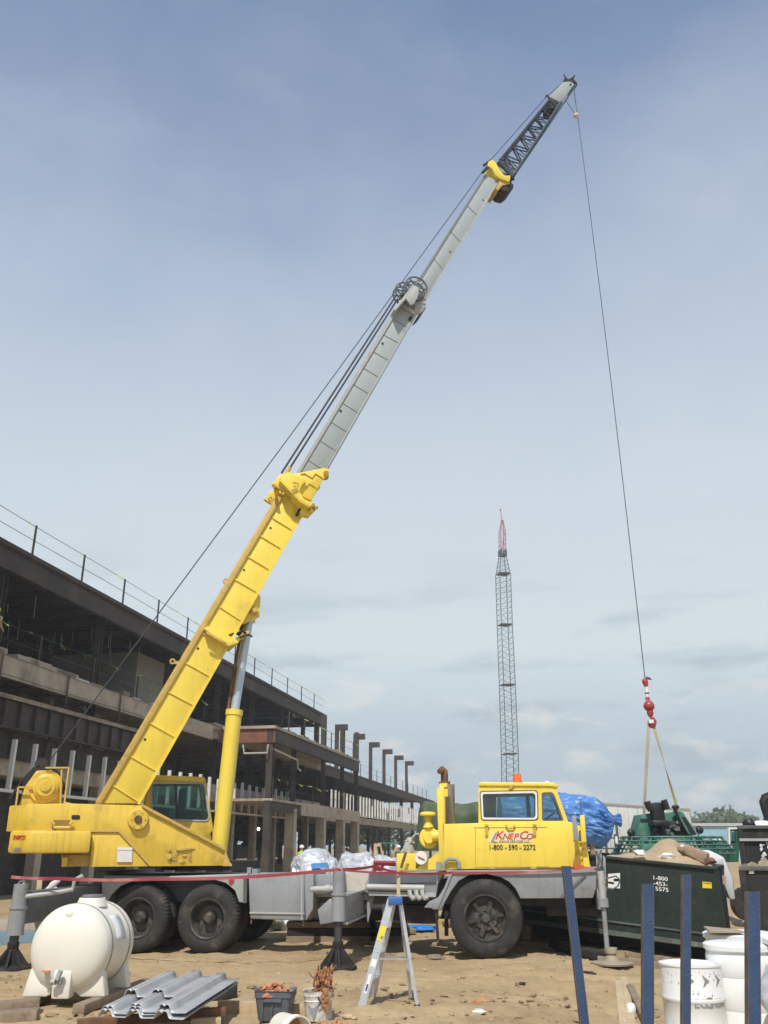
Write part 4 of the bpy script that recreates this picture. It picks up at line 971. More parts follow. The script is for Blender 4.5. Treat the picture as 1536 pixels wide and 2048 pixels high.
for a in segs:
    lat(*a[:4],a[4],a[5],135,a[6],TCG,'boom_section')
    c=atY(a[2],a[3],135); MB().box(Fr(c.x,135,14),-a[5]/2,a[5]/2,-a[5]/2,a[5]/2,c.z-.05,c.z+.05).build('boom_joint',TCG,tc)
lat(1005,1112,1005,1100,.95,.85,135,3,TCG,'boom_section',.09)
lat(1005,1100,1004.5,1066,.85,.85,135,7,TCR,'boom_tip'); lat(1004.5,1066,1004.5,1040,.85,.2,135,4,TCR,'boom_tip')
MB().tube(atY(1004,1042,135),atY(1001,1020,135),.05,n=6).ball(atY(1001,1019,135),.15,8).tube(atY(1009,1066,135),atY(1003,1106,135),.05,n=5).build('mast',TCR,tc)
gb=atY(1023,1690,135)
MB().box(Fr(gb.x,137,0),-3,3,-2,5,.9,3.6).build('machine_house',TCG,tc); 
for sx in (-2.6,2.0): MB().box(Fr(gb.x,137,0),sx,sx+.9,-3,5,-.3,.9).build('crawler_track',BLK,tc,bev=.2)
# white semi trailer
tL=atY(1150,1690,51); tR=atY(1388,1690,62)
ang=math.degrees(math.atan2(tR.y-tL.y,tR.x-tL.x)); T=Fr(tL.x,tL.y,ang); Lt=(Vector((tR.x,tR.y,0))-Vector((tL.x,tL.y,0))).length
ztr=atY(1388,1621,62).z
tr=thing('semi_trailer','long white box trailer behind the blue tarp and the green machine','trailer',T.P(Lt/2,1.2,0))
MB().box(T,0,Lt,0,2.5,1.1,ztr).build('cargo_box',M('trailer_white',(.72,.73,.70),.5,var=.04,dirt=(.5,.48,.42),damt=.2,dscale=.6,streak=.15),tr,bev=.03)
MB().box(T,-.02,Lt+.02,-.03,2.53,ztr,ztr+.12).build('roof_rail',M('trailer_rail',(.42,.38,.34),.6),tr)
rm=MB()
for i in range(int(Lt/1.2)): rm.box(T,.3+i*1.2,.34+i*1.2,-.012,.0,1.1,ztr)
rm.build('panel_rivets',GRYL,tr)
MB().box(T,Lt-.15,Lt+.02,-.04,.1,1.1,ztr).build('corner_post',GRYL,tr)
for q in (1.6,2.9):
    c=T.P(Lt-q,.25,.5)
    for vv in (0,1.9): MB().lathe(c+T.v*vv,T.v,[(-.2,.2),(-.2,.48),(.2,.48),(.2,.2)],30,True).build('tyre',RUB,tr)
MB().box(T,Lt-4,Lt-.5,.5,2.0,.5,1.1).box(T,3,3.3,.3,2.2,-.1,1.1).build('underframe',BLK,tr)
# ================================================================= dumpsters
D=Fr(6.18,17.5,-23,0,-.092)
def dumpster(F,L,H,W,mat,name,label,group,rim=True,z0=0.0):
    t=thing(name,label,'dumpster',F.P(-L/2,W/2,z0),group)
    m=MB()
    m.box(F,-L,0,0,.05,z0+.18,z0+H).box(F,-L,0,W-.05,W,z0+.18,z0+H).box(F,-L,-L+.05,.05,W-.05,z0+.18,z0+H).box(F,-.05,0,.05,W-.05,z0+.18,z0+H).box(F,-L,0,.05,W-.05,z0+.18,z0+.28)
    b=m.build('container_body',mat,t)
    MB().box(F,-L-.03,.03,-.05,.07,z0+H,z0+H+.06).box(F,-L-.03,.03,W-.07,W+.05,z0+H,z0+H+.06).box(F,-L-.03,-L+.07,.07,W-.07,z0+H,z0+H+.06).box(F,-.07,.03,.07,W-.07,z0+H,z0+H+.06).build('top_rail',mat,t,bev=.01)
    MB().box(F,-L,0,-.05,.0,z0+.20,z0+.28).box(F,-L,0,-.03,.0,z0+.42,z0+.45).build('bottom_rail',M(name+'_rail',(.09,.11,.09),.5,var=.3,dirt=(.3,.3,.27),damt=.35,dscale=3),t)
    MB().box(F,-L+.2,-.2,.5,.7,z0-.02,z0+.2).box(F,-L+.2,-.2,W-.7,W-.5,z0-.02,z0+.2).build('skid',BLK,t)
    MB().box(F,-.03,.06,-.04,.1,z0+.18,z0+H).build('corner_post',mat,t)
    MB().box(F,-L-.04,-L+.06,-.04,.1,z0+.18,z0+H).build('corner_post',mat,t)
    for q in range(1,int(L/1.2)): MB().box(F,-q*1.2-.03,-q*1.2+.03,-.012,0,z0+.46,z0+H).build('side_rib',mat,t) if False else None
    return t
gz0=GZ(6.35,17.5)
D.o.z=-.22
d1=dumpster(D,4.8,1.54,2.3,DGRN,'roll_off_dumpster','dark green roll-off dumpster with white phone number, heaped with sand','dumpsters beside the crane')
text('1-800',.072,onplane(D,1320,1757,-.01),TEXW,d1,bold=.012,sx=1.25)
text('-453-',.072,onplane(D,1321,1768,-.01),TEXW,d1,bold=.012,sx=1.25)
text('5575',.072,onplane(D,1324,1779,-.01),TEXW,d1,bold=.012,sx=1.25)
lg=[(1216,1748),(1240,1746),(1240,1758),(1229,1757),(1226,1760),(1228,1763),(1240,1763),(1240,1777),(1216,1775),(1216,1767),(1226,1769),(1230,1767),(1226,1764),(1216,1763)]
MB().pp(D,lg,-.012,.01).build('white_logo',TEXW,d1)
MB().pp(D,[(1405,1763),(1423,1765),(1424,1777),(1405,1776)],-.012,.01).build('yellow_placard',YELS,d1)
MB().pp(D,[(1406,1765),(1422,1767),(1422,1768),(1406,1766)],-.016,-.01).build('placard_print',TEXD,d1)
MB().pp(D,[(1444,1750),(1451,1753),(1453,1768),(1446,1769)],-.012,.01).build('worn_sticker',M('worn_sticker',(.35,.27,.25),.7,var=.4,scale=30),d1)
# load: sand heap, block, rubble
UPK=D.uz(1338,1700,1.0)[0]
mt=MB(); n1,n2=60,24
gr=[]
for i in range(n1+1):
    row=[]
    for j in range(n2+1):
        u=-4.7+4.6*i/n1; v=.08+2.14*j/n2
        e=min(1,4*(j/n2)*(1-j/n2)*1.4)*min(1,(i/n1)*6)*min(1,(1-i/n1)*5)
        hh=1.42+.12*e*(.6+noise.noise(Vector((u*.9,v*.9,2))))+.46*math.exp(-((u-UPK)/.42)**2-((v-1.0)/.6)**2)+.16*math.exp(-((u-UPK+.75)/.5)**2-((v-.9)/.6)**2)+.20*math.exp(-((u-UPK-.55)/.5)**2-((v-.8)/.6)**2)+.05*noise.noise(Vector((u*4,v*4,0)))+.02*noise.noise(Vector((u*11,v*11,0)))
        row.append(mt.b.verts.new(D.P(u,v,hh)))
    gr.append(row)
for i in range(n1):
    for j in range(n2): mt.face([gr[i][j],gr[i+1][j],gr[i+1][j+1],gr[i][j+1]])
solidify(mt.build('sand_heap',SAND,loc=D.P(-2.8,1.1,1.3),label='heap of tan sand filling the green dumpster',cat='sand',kind='stuff'),.3,-1)
bkc=D.px(1388,1706,.7); BK=Fr(bkc.x,bkc.y,-25,bkc.z)
rb_=MB().hull8([BK.P(-.30,-.15,.06),BK.P(.22,-.15,-.22),BK.P(.24,.2,-.22),BK.P(-.30,.2,.06)],[BK.P(-.24,-.15,.20),BK.P(.27,-.15,.0),BK.P(.27,.2,.0),BK.P(-.24,.2,.2)])
rb_.build('concrete_chunk',M('brick_tan',(.36,.25,.18),.9,var=.2,scale=6,bump=.5),loc=bkc,bev=.03,label='large tan concrete block lying tilted on the sand in the green dumpster',cat='rubble')
for i,(x,y,r,lb,mt_) in enumerate(((1335,1714,.16,'white crumpled lump on the sand heap above the phone number',WHT),(1278,1705,.13,'small white rubble lump at the left end of the dumpster load',WHT),(1365,1693,.06,'tiny white stone beside the tilted concrete block',WHT),(1420,1722,.13,'flat brown rubble piece at the right end of the dumpster load',RUST))):
    MB().rock(D.px(x,y,.45),(r*.9,r*.7,r*.45),sd=i+3,amp=.6).build('rubble_lump',mt_,loc=D.px(x,y,.45),label=lb,cat='rubble')
MB().path([D.px(x,y,.3) for x,y in ((1262,1691),(1260,1697),(1266,1703),(1275,1710))],.015).build('bent_rebar',DKG,loc=D.px(1265,1700,.3),label='bent dark rebar sticking out of the dumpster load on the left',cat='rebar')
# black dumpsters at the right edge
D2=Fr(9.2,15.6,-8); q=atY(1483,1737,15.6); 
L2=Fr(q.x,15.6,-23)
zt2_=q.z
def dump2(F,x0,L,zb,zt,W,label,name='scrap_container'):
    t=thing(name,label,'container',F.P(x0+L/2,W/2,zb),'black containers at the right edge')
    MB().box(F,x0,x0+L,0,.05,zb,zt).box(F,x0,x0+L,W-.05,W,zb,zt).box(F,x0,x0+.05,.05,W-.05,zb,zt).box(F,x0+L-.05,x0+L,.05,W-.05,zb,zt).box(F,x0,x0+L,.05,W-.05,zb+.05,zb+.12).build('container_body',DBLK,t)
    MB().box(F,x0-.04,x0+L+.04,-.05,.07,zt,zt+.07).box(F,x0-.04,x0+.07,.07,W,zt,zt+.07).build('top_rail',M(name+'rail',(.12,.12,.11),.6,var=.3),t,bev=.01)
    MB().box(F,x0-.05,x0+.06,-.04,.08,zb,zt).box(F,x0+1,x0+1.08,-.06,0,zb,zt).box(F,x0+2,x0+2.08,-.06,0,zb,zt).build('rib',DBLK,t)
    return t
t2=dump2(L2,0,3.4,-.45,zt2_-.03,2.2,'black steel container in front at the right edge, full of rubble')
MB().pp(L2,[(1498,1739),(1508,1739),(1508,1747),(1498,1747)],-.02,0).build('sticker',PAPER,t2)
random.seed(5); rs=MB()
for k in range(70):
    c=L2.P(random.uniform(.1,3.2),random.uniform(.1,2.0),zt2_-.05+random.uniform(-.05,.12)); rs.rock(c,random.uniform(.05,.14),sd=k,n=1,amp=.7)
rs.build('rubble',M('rubble_tan',(.33,.27,.18),.9,var=.35,scale=5),loc=L2.P(1.6,1.1,zt2_),label='loose tan rubble filling the front black container',cat='rubble',kind='stuff')
q=atY(1478,1655,18.9); L3=Fr(q.x,18.9,-23); zt3=q.z
t3=dump2(L3,0,3.4,-.4,zt3-.03,1.6,'taller black container behind the rubble-filled one, mesh side with scraps','mesh_container')
MB().box(L3,-.02,3.4,-.07,-.01,zt3-.26,zt3-.21).build('pale_strip',GRYL,t3)
sm=MB(); random.seed(9)
for k in range(46):
    a=L3.P(random.uniform(.35,1.0)+.0,-.03,zt3-random.uniform(.3,1.0)); sm.rock(a,(random.uniform(.01,.06),.01,random.uniform(.01,.05)),sd=k,n=1,amp=.9)
sm.build('torn_scraps',PAPER,t3,kind='stuff')
wq=L3.px(1500,1650,1.0)
MB().rock(L3.px(1525,1652,.8),(.30,.25,.12),sd=2,amp=.3).build('white_sack',WHT,loc=L3.px(1518,1651,.8),label='white sack lying on top of the taller black container',cat='sack')
MB().rock(L3.px(1498,1649,.6),(.14,.14,.12),sd=6,amp=.4).build('black_bundle',DARKP,loc=L3.px(1498,1649,.6),label='small black bundle on the rim of the taller black container',cat='bundle')
# black curved arm
MB().path([atY(x,y,19.4) for x,y in ((1548,1690),(1541,1650),(1531,1618),(1527,1604),(1530,1596),(1540,1592),(1552,1594))],.09,10).path([atY(x,y,19.4) for x,y in ((1546,1600),(1536,1602),(1534,1620),(1545,1640))],.07,10).build('loader_arm',DARKP,loc=atY(1540,1690,19.4),label='black curved loader arm rising at the right edge above the containers',cat='machine arm')
# white pickup behind dumpster, green truck with open door
W_=Fr(atY(1464,1740,19.6).x,19.6,-14)
pk=thing('flatbed_trailer','white flatbed with a rounded fender, mostly hidden behind the green dumpster','flatbed trailer',W_.P(-1.5,1,0))
pkm=[(-4.6,.95),(-4.6,1.32),(-1.35,1.36),(-1.2,1.55),(-.9,1.66),(-.4,1.66),(-.12,1.52),(0,1.15),(0,.7),(-.12,.7),(-.2,1.0),(-.45,1.2),(-.75,1.25),(-1.05,1.1),(-1.15,.9)]
MB().prism(W_,pkm,0,1.9).build('body',M('truck_white',(.74,.75,.76),.25,var=.02),pk,bev=.05)
for vv in (.15,1.6):
    for uu in (-.75,-3.9): MB().lathe(W_.P(uu,vv,.36),W_.v,[(-.11,0),(-.11,.22),(-.12,.36),(.12,.36),(.11,.22),(.11,0)],28).build('tyre',RUB,pk)
MB().box(W_,-.35,-.15,-.015,.12,1.36,1.50).build('headlight',M('lamp_glass',(.6,.62,.65),.15),pk,bev=.02)
G_=Fr(atY(1456,1720,24).x,24,0)
gt=thing('utility_truck','dark green truck with its white-framed door open behind the dumpsters','truck',G_.P(.5,1,0))
def gu(x,y,v=0): return G_.uz(x,y,v)
MB().pp(G_,[(1440,1690),(1458,1682),(1480,1682),(1480,1725),(1440,1725)],.3,2.0,at=0).build('body',TGRN if False else M('truck_green',(.02,.09,.06),.35,dirt=(.2,.2,.17),damt=.3),gt,bev=.03)
MB().pp(G_,[(1457,1657),(1474,1657),(1479,1690),(1477,1724),(1458,1724),(1459,1690)],0,.06,holes=[[(1461,1662),(1470,1662),(1473,1686),(1462,1686)]]).build('door',M('truck_green2',(.02,.09,.06),.35),gt)
MB().pp(G_,[(1456,1655),(1476,1655),(1480,1688),(1478,1688),(1473,1658),(1459,1659),(1460,1690),(1457,1690)],-.03,.09,at=0).build('window_frame',WHT,gt)
MB().pp(G_,[(1455,1692),(1464,1692),(1464,1699),(1455,1699)],-.02,.0).build('door_sticker',PAPER,gt)
MB().pp(G_,[(1462,1663),(1470,1663),(1473,1686),(1463,1686)],.02,.03).build('window_pane',GLSD,gt)
for uu in (.5,2.6): MB().lathe(G_.P(uu,.4,.35),G_.v,[(-.15,0),(-.15,.4),(.15,.4),(.15,0)],26).build('tyre',RUB,gt)
MB().pp(G_,[(1424,1678),(1440,1676),(1456,1686),(1450,1690),(1434,1684)],.6,1.6,at=.6).build('hood',WHT,gt,bev=.04)
# ================================================================= green ride-on trowel machine
Gm=Fr(atY(1345,1690,21.2).x,21.2,0)
def gp(pts,v0,v1,name,mat,at=None,par=None,bev=0,holes=()): return MB().pp(Gm,pts,v0,v1,holes=holes,at=at).build(name,mat,par or mach,bev=bev)
mach=thing('ride_on_trowel','green ride-on power trowel with black seat and ring guard, slung behind the dumpster','trowel machine',Gm.P(0,0,.9))
gp([(1273,1672),(1283,1629),(1304,1626),(1303,1672)],-.35,.35,'side_shroud',TGRN,bev=.03,at=-.35)
gp([(1281,1637),(1297,1637),(1297,1643),(1281,1643)],-.37,-.34,'shroud_vent',DARKP,at=-.37)
gp([(1328,1626),(1358,1622),(1366,1640),(1378,1672),(1330,1672)],.0,.4,'rear_shroud',TGRN,bev=.03,at=0)
gp([(1358,1622),(1366,1624),(1396,1669),(1380,1672),(1368,1648)],-.35,.35,'side_shroud',TGRN,bev=.02,at=-.35)
gp([(1361,1634),(1370,1634),(1392,1668),(1373,1668)],-.37,-.34,'shroud_vent',DARKP,at=-.37)
gp([(1298,1642),(1364,1642),(1368,1676),(1296,1676)],-.2,.3,'engine',M('engine_black',(.03,.03,.03),.6,var=.5,scale=8,dirt=(.2,.05,.04),damt=.3,dscale=8),bev=.03,at=-.2)
em=MB(); random.seed(3)
for k in range(16):
    c=Gm.px(random.uniform(1300,1362),random.uniform(1643,1672),-.25); em.rock(c,random.uniform(.04,.1),sd=k,n=1,amp=.8)
em.build('engine_parts',DKG,mach,kind=None)
gp(rpoly([(1300,1612),(1305,1605),(1322,1604),(1328,1612),(1333,1645),(1306,1645)],6),-.45,-.30,'seat_back',DARKP,bev=.04,at=-.45)
gp([(1303,1640),(1334,1640),(1336,1652),(1302,1652)],-.75,-.3,'seat',DARKP,bev=.04,at=-.6)
for pts in (((1294,1603),(1297,1612),(1302,1621)),((1327,1600),(1331,1610),(1334,1619))):
    MB().path([Gm.px(x,y,-.5) for x,y in pts],.075,10).build('armrest',DARKP,mach)
gp([(1285,1672),(1380,1672),(1384,1690),(1280,1690)],-.6,.6,'base_frame',TGRN,bev=.02,at=-.6)
gp([(1286,1688),(1335,1686),(1340,1702),(1284,1704)],-.9,-.6,'foot_plate',TGRN,bev=.02,at=-.9)
gr_=MB()
cz0=Gm.uz(1345,1690,0)[1]
zr_t=Gm.uz(1345,1674,-.9)[1]; zr_b=zr_t-.34
for k,(z,rx,ry) in enumerate(((zr_t,1.05,.8),(zr_t-.08,1.12,.86),(zr_t-.16,1.19,.92),(zr_t-.24,1.26,.98),(zr_b,1.30,1.0))):
    pts=[Gm.P(rx*math.cos(a)*(1+.06*math.cos(2*a)),ry*math.sin(a),z) for a in [2*PI*i/40 for i in range(41)]]
    gr_.path(pts,.022 if k else .03,6)
for i in range(28):
    a=2*PI*i/28; gr_.tube(Gm.P(1.05*math.cos(a)*(1+.06*math.cos(2*a)),.8*math.sin(a),zr_t),Gm.P(1.30*math.cos(a)*(1+.06*math.cos(2*a)),1.0*math.sin(a),zr_b),.016,n=6)
gr_.build('ring_guard',TGRN,mach)
for x,y in ((1262,1666),(1399,1660)):
    c=Gm.px(x,y,-.3); MB().rock(c,(.09,.06,.09),sd=1,amp=.1).path([c,c+Vector((.06 if x<1300 else -.06,0,-.16)),c+Vector((.2 if x<1300 else -.25,0,-.2))],.015).build('work_lamp',DARKP,mach)
MB().path([Gm.px(x,y,-.2) for x,y in ((1351,1626),(1351,1616),(1349,1612))],.05).ball(Gm.px(1351,1614,-.2),(.09,.06,.05)).build('control_knob',DARKP,mach)
MB().path([Gm.px(x,y,-.4) for x,y in ((1356,1624),(1362,1638),(1378,1668))],.025).path([Gm.px(x,y,-.4) for x,y in ((1300,1644),(1318,1642),(1330,1643))],.02).build('frame_tube',TGRN,mach)
for s in (-.6,.6):
    m=MB()
    for k in range(4):
        a=k*PI/2+.3; c=Gm.P(s,0,zr_b-.12); m.bar(c,c+Vector((math.cos(a)*.55,math.sin(a)*.55,-.02)),.15,.02)
    m.tube(Gm.P(s,0,zr_b-.15),Gm.P(s,0,zr_t),.06); m.build('trowel_blades',STEEL,mach)
# ================================================================= hook ball & slings
hk=S.px(1147,172,0); 
YB=hk.y; ax0=atY(1291,1357,YB-.2)
bally=YB-.2
ball=thing('headache_ball','red overhaul ball with swivel hanging from the hoist cable','crane hook',atY(1298,1412,bally))
def bq(x,y): return atY(x,y,bally)
c=bq(1298,1412); sc_=1/ (1738/ (c-CAM).dot(Vector((0,cp,sp)))) # metres per px
MB().ball(c,10.8*sc_,24).build('ball',RED,ball)
MB().path([bq(1295.5,1400),bq(1294.8,1393)],[.06,.04],12).path([bq(1300,1421),bq(1300.5,1427),bq(1301,1434)],[.07,.08,.04],12).build('swivel',RED,ball)
MB().path([bq(1293,1374),bq(1294.8,1394)],.045,10).build('white_sleeve',WHT,ball)
MB().tube(bq(1294.1,1385.5),bq(1294.3,1387.5),.055,n=10).build('sleeve_band',DARKP,ball)
MB().path([bq(1289.5,1361),bq(1291,1366),bq(1293,1375)],[.05,.07,.04],10).ball(bq(1290,1363),.075,12).build('wedge_socket',RED,ball)
MB().path([bq(1290,1359),bq(1294,1356),bq(1299,1357),bq(1303,1359.5)],[.02,.04,.03,.012],8).build('cable_tail',DKG,ball)
MB().path([bq(1301,1434),bq(1305,1437),bq(1308.5,1443),bq(1307,1450),bq(1303.5,1453),bq(1299,1450),bq(1297.5,1444),bq(1297,1441)],[.035,.05,.06,.06,.05,.04,.03,.015],10).build('hook',RED,ball)
MB().box(Fr(bq(1301,1443).x,bally-.06,0),-.06,.05,-.02,.02,bq(1301,1447).z,bq(1301,1440).z).build('latch_tag',WHT,ball)
hp=[hk+Vector((0,-.0,0))]
for i in range(1,9):
    t=i/8; x=1148+(1290-1148)*t+3.5*math.sin(PI*t); y=175+(1357-175)*t
    hp.append(atY(x,y,YB+(bally-YB)*t))
lc=cable('load_cable',hp,.0105,CAB,crane)
wb=atY(1152,231,YB-.1)
wbt=thing('weight_ball','small pale weight ball on the limit line below the boom tip','weight ball',wb)
MB().ball(wb,.085,14).build('ball',M('pale_weight',(.65,.5,.42),.6),wbt)
MB().path([wb,S.px(1131,200,-.2)],.009,4).build('limit_line',CAB,wbt)
hook_pt=bq(1302,1448)
slA=MB(); 
def strap(m,a,b,w,twist=0):
    a=Vector(a);b=Vector(b);d=(b-a).normalized(); n=14; prev=None
    for i in range(n+1):
        t=i/n; p=a+(b-a)*t; an=twist*t; x=Vector((math.cos(an),math.sin(an),0))*w/2; y=Vector((-math.sin(an),math.cos(an),0))*.006
        ring=m.vs([p-x-y,p+x-y,p+x+y,p-x+y])
        if prev:
            for k in range(4): m.face([prev[k],prev[(k+1)%4],ring[(k+1)%4],ring[k]])
        else: m.face(ring)
        prev=ring
    m.face(prev); return m
SLG=M('tan_sling',(.42,.35,.27),.8,var=.2,scale=5)
SLY=M('yellow_sling',(.46,.42,.24),.8,var=.2,scale=5)
p2=Gm.px(1288,1628,0); p3=Gm.px(1356,1622,0)
strap(MB(),hook_pt+Vector((-.05,0,0)),p2,.075,.4).build('lifting_sling',SLG,loc=hook_pt,label='long tan lifting sling dropping straight to the left of the seat',cat='sling',group='slings from the hook to the green machine')
strap(MB(),hook_pt+Vector((.05,0,0)),p3,.075,2.6).build('lifting_sling',SLY,loc=hook_pt+Vector((.05,0,0)),label='slanting yellow lifting sling running down to the right of the seat',cat='sling',group='slings from the hook to the green machine')
# ================================================================= tarps
def blob(cx,cy,cz_,rx,ry,rz,name,mat,label,cat,sd=0,fold=.08,ff=9,flat=.0,axis='x',n=5,box=.0):
    m=MB(); res=bmesh.ops.create_icosphere(m.b,subdivisions=n,radius=1)
    for v in res['verts']:
        p=v.co.copy(); 
        if box:
            q=Vector([math.copysign(abs(c)**(1-box),c) for c in p]); p=q
        k=1+fold*noise.noise(Vector((p.x*ff*.4+sd,p.y*ff,p.z*ff*.35)))+fold*.7*noise.noise(Vector((p.x*3+sd,p.y*3,p.z*3)))-.0
        k+=fold*.5*(1-2*abs(noise.noise(Vector((p.x*ff*.7+p.z*2+sd,p.y*ff*.6,sd-p.z*2)))))
        z=p.z*k
        if flat and z<-flat: z=-flat
        v.co=Vector((cx+p.x*k*rx,cy+p.y*k*ry,cz_+z*rz))
    return m.build(name,mat,loc=(cx,cy,cz_-rz),label=label,cat=cat)
Yt=21.5
# green tarp load
TG=Fr(0,Yt,0)
gm_=MB(); prof=[(828,1702),(838,1640),(842,1612),(848,1603),(880,1604),(930,1607),(975,1603),(990,1640),(1000,1702)]
pts=[TG.uz(x,y,0) for x,y in prof]
# lofted sheet with folds
def tarp(frame,prof,v0,v1,name,mat,label,cat,fold=.10,nu=90,nv=16,sd=0,ff=3.0):
    P2=[Vector(frame.uz(x,y,v0)) for x,y in prof]
    L=[0]
    for a,b in zip(P2,P2[1:]): L.append(L[-1]+(b-a).length)
    def at(t):
        s=t*L[-1]
        for i in range(len(P2)-1):
            if s<=L[i+1]+1e-9: return P2[i].lerp(P2[i+1],(s-L[i])/max(1e-6,L[i+1]-L[i]))
        return P2[-1]
    m=MB(); g=[]
    zmin=min(p.y for p in P2); cx=sum(p.x for p in P2)/len(P2)
    for j in range(nv+1):
        row=[]; w=j/nv; ins=math.sin(PI*w)**.25
        for i in range(nu+1):
            p=at(i/nu); f=fold*(noise.noise(Vector((p.x*ff,p.y*1.1+sd,w*2+sd)))+.6*(1-2*abs(noise.noise(Vector((p.x*ff*.6+p.y*1.2,sd-p.y*.8,w*2))))))
            x=cx+(p.x-cx)*(.94+.06*ins)+f*.35; z=zmin+(p.y-zmin)*(.93+.07*ins)+f*.5
            row.append(m.b.verts.new(frame.P(x,v0+(v1-v0)*w+f,z)))
        g.append(row)
    for j in range(nv):
        for i in range(nu): m.face([g[j][i],g[j][i+1],g[j+1][i+1],g[j+1][i]])
    # end sheets hanging down, folded
    for row,sgn,v in ((g[0],-1,v0),(g[-1],1,v1)):
        prev=row
        for kx in range(1,15):
            t=kx/14; new=[]
            for i,vv in enumerate(row):
                p=vv.co; zz=p.z+(frame.o.z+zmin-p.z)*t
                xx=(p-frame.o).dot(frame.u); f=fold*1.3*(noise.noise(Vector((xx*ff*1.2+zz*.9,sd+zz*.8,1)))+.7*(.5-abs(noise.noise(Vector((xx*ff*.8-zz*1.5,zz*.6,sd))))))*min(1,t*4)
                new.append(m.b.verts.new(Vector((p.x,p.y,zz))+frame.v*(f+sgn*.12*min(1,t*5))))
            for i in range(nu): m.face([prev[i],prev[i+1],new[i+1],new[i]])
            prev=new
    c=frame.P(cx,(v0+v1)/2,zmin)
    return m.build(name,mat,loc=c,label=label,cat=cat)
tarp(TG,prof,0,1.8,'tarp_covered_load',GTARP,'olive green tarpaulin draped over a load behind the air cleaner','tarp',fold=.09,sd=3)
# blue tarp bundle: horizontal roll with tied right end
bt=thing('blue_tarp_bundle','bright blue tarpaulin wrapped round a long bundle tied at its right end','tarp',atY(1170,1700,20.5)+Vector((0,0,0)))
m=MB(); rows=[]
secs=[(1000,1642,46),(1040,1641,47),(1090,1637,45),(1120,1637,45),(1145,1637,43),(1170,1640,43),(1192,1644,41),(1208,1648,33),(1219,1648,20),(1226,1641,9),(1229,1639,6),(1236,1639,9),(1241,1640,10)]
nS=(len(secs)-1)*6; NR=120
for i in range(nS+1):
    t=i/6; k=min(int(t),len(secs)-2); f=t-k; f=f*f*(3-2*f)*.5+f*.5
    x,y,r=[secs[k][q]*(1-f)+secs[k+1][q]*f for q in range(3)]
    c=atY(x,y,20.5); rr=r*20.6/1738/1.0
    row=[]
    for j in range(NR):
        a=2*PI*j/NR; d=Vector((0,math.cos(a),math.sin(a)))
        ed=max(0,(x-1120)/110); 
        n_=noise.noise(Vector((x*.018,math.cos(a)*3.5,math.sin(a)*3.5)))
        fo=(.06+.20*min(1,ed)**2)*(1-2*abs(noise.noise(Vector((x*.02+7,math.cos(a)*(3+5*ed),math.sin(a)*(3+5*ed))))))+.05*(1-3*abs(noise.noise(Vector((x*.05,math.cos(a)*6+x*.01,math.sin(a)*6)))))
        sag=1+(.06*min(1,ed) if math.sin(a)<-.3 else 0)
        row.append(m.b.verts.new(c+d*rr*(1+.07*n_+fo-.06)*sag))
    rows.append(row)
for A,B_ in zip(rows,rows[1:]):
    for j in range(NR): m.face([A[j],A[(j+1)%NR],B_[(j+1)%NR],B_[j]])
m.face(rows[0][::-1]); m.face(rows[-1])
m.build('tarp_cover',BTARP,bt)
MB().lathe(atY(1227,1640,20.5),(1,0,0),[(-.03,.085),(-.03,.10),(.03,.10),(.03,.085)],16,True).build('tie_rope',DKG,bt)
MB().path([atY(1160,1597,20.0),atY(1165,1640,19.8),atY(1172,1672,20.0)],.012,5).build('tie_rope',CAB,bt)
sk=MB()
for x in (1010,1100,1180): sk.bar(Vector((atY(x,1690,20.5).x,20.3,-.1)),Vector((atY(x,1690,20.5).x,20.3,1.9)),.1).bar(Vector((atY(x,1690,20.5).x,21,-.1)),Vector((atY(x,1690,20.5).x,21,1.9)),.1)
sk.build('support_frame',WOODD,bt)
# pipe rail behind
rl=thing('pipe_railing','thin grey pipe railing in front of the white trailer','railing',atY(1215,1700,23))
for x0,y0,x1,y1 in ((1186,1675,1189,1712),(1211,1675,1216,1712),(1232,1640,1238,1712),(1230,1668,1231,1712),(1260,1674,1261,1700)):
    MB().bar(atY(x0,y0,23),Vector((atY(x1,y1,23).x,23,-.2)),.055).build('post',DKG,rl)
for y in (1676,1697): MB().bar(atY(1150,y,23),atY(1262,y,23),.035).build('rail',DKG,rl)
MB().rock(atY(1233,1682,22.9),(.04,.04,.12),sd=4,amp=.4).build('white_rag',WHT,rl)
# clear wrapped white bundles behind the deck
def wrap(px0,px1,ytop,Y,label,sd):
    a=atY(px0,1738,Y); b=atY(px1,1738,Y); t=atY((px0+px1)/2,ytop,Y); w=(b.x-a.x)/2
    z0=.35
    m=MB(); res=bmesh.ops.create_icosphere(m.b,subdivisions=5,radius=1)
    for v in res['verts']:
        p=v.co; q=Vector([math.copysign(abs(c)**.62,c) for c in p])
        k=1+.16*noise.noise(p*1.6+Vector((sd,0,0)))+.07*(1-2*abs(noise.noise(p*4+Vector((sd,2,0)))))+.03*noise.noise(p*11)
        z=max(-1,q.z*k)
        v.co=Vector((a.x+w+q.x*k*w,Y+q.y*k*.6,z0+(z+1)/2*(t.z-z0)))
    return m.build('wrapped_bundle',WRAP,loc=(a.x+w,Y,z0),label=label,cat='wrapped bundle',group='plastic-wrapped bundles behind the crane deck')
wrap(583,678,1706,19.5,'widest plastic-wrapped white bundle with a blue patch, left of the others',1)
wrap(674,752,1707,19.4,'middle shiny plastic-wrapped bundle behind the outrigger jack',5)
wrap(742,802,1713,19.8,'flatter plastic-wrapped bundle next to the yellow engine cover',9)
MB().pp(Fr(0,18.75,0),[(622,1727),(655,1725),(657,1735),(622,1737)],0,.04).build('blue_label',M('blue_print',(.12,.33,.75),.4,var=.3,scale=3),loc=atY(640,1730,18.75),label='blue printed panel leaning against the left wrapped bundle',cat='panel')
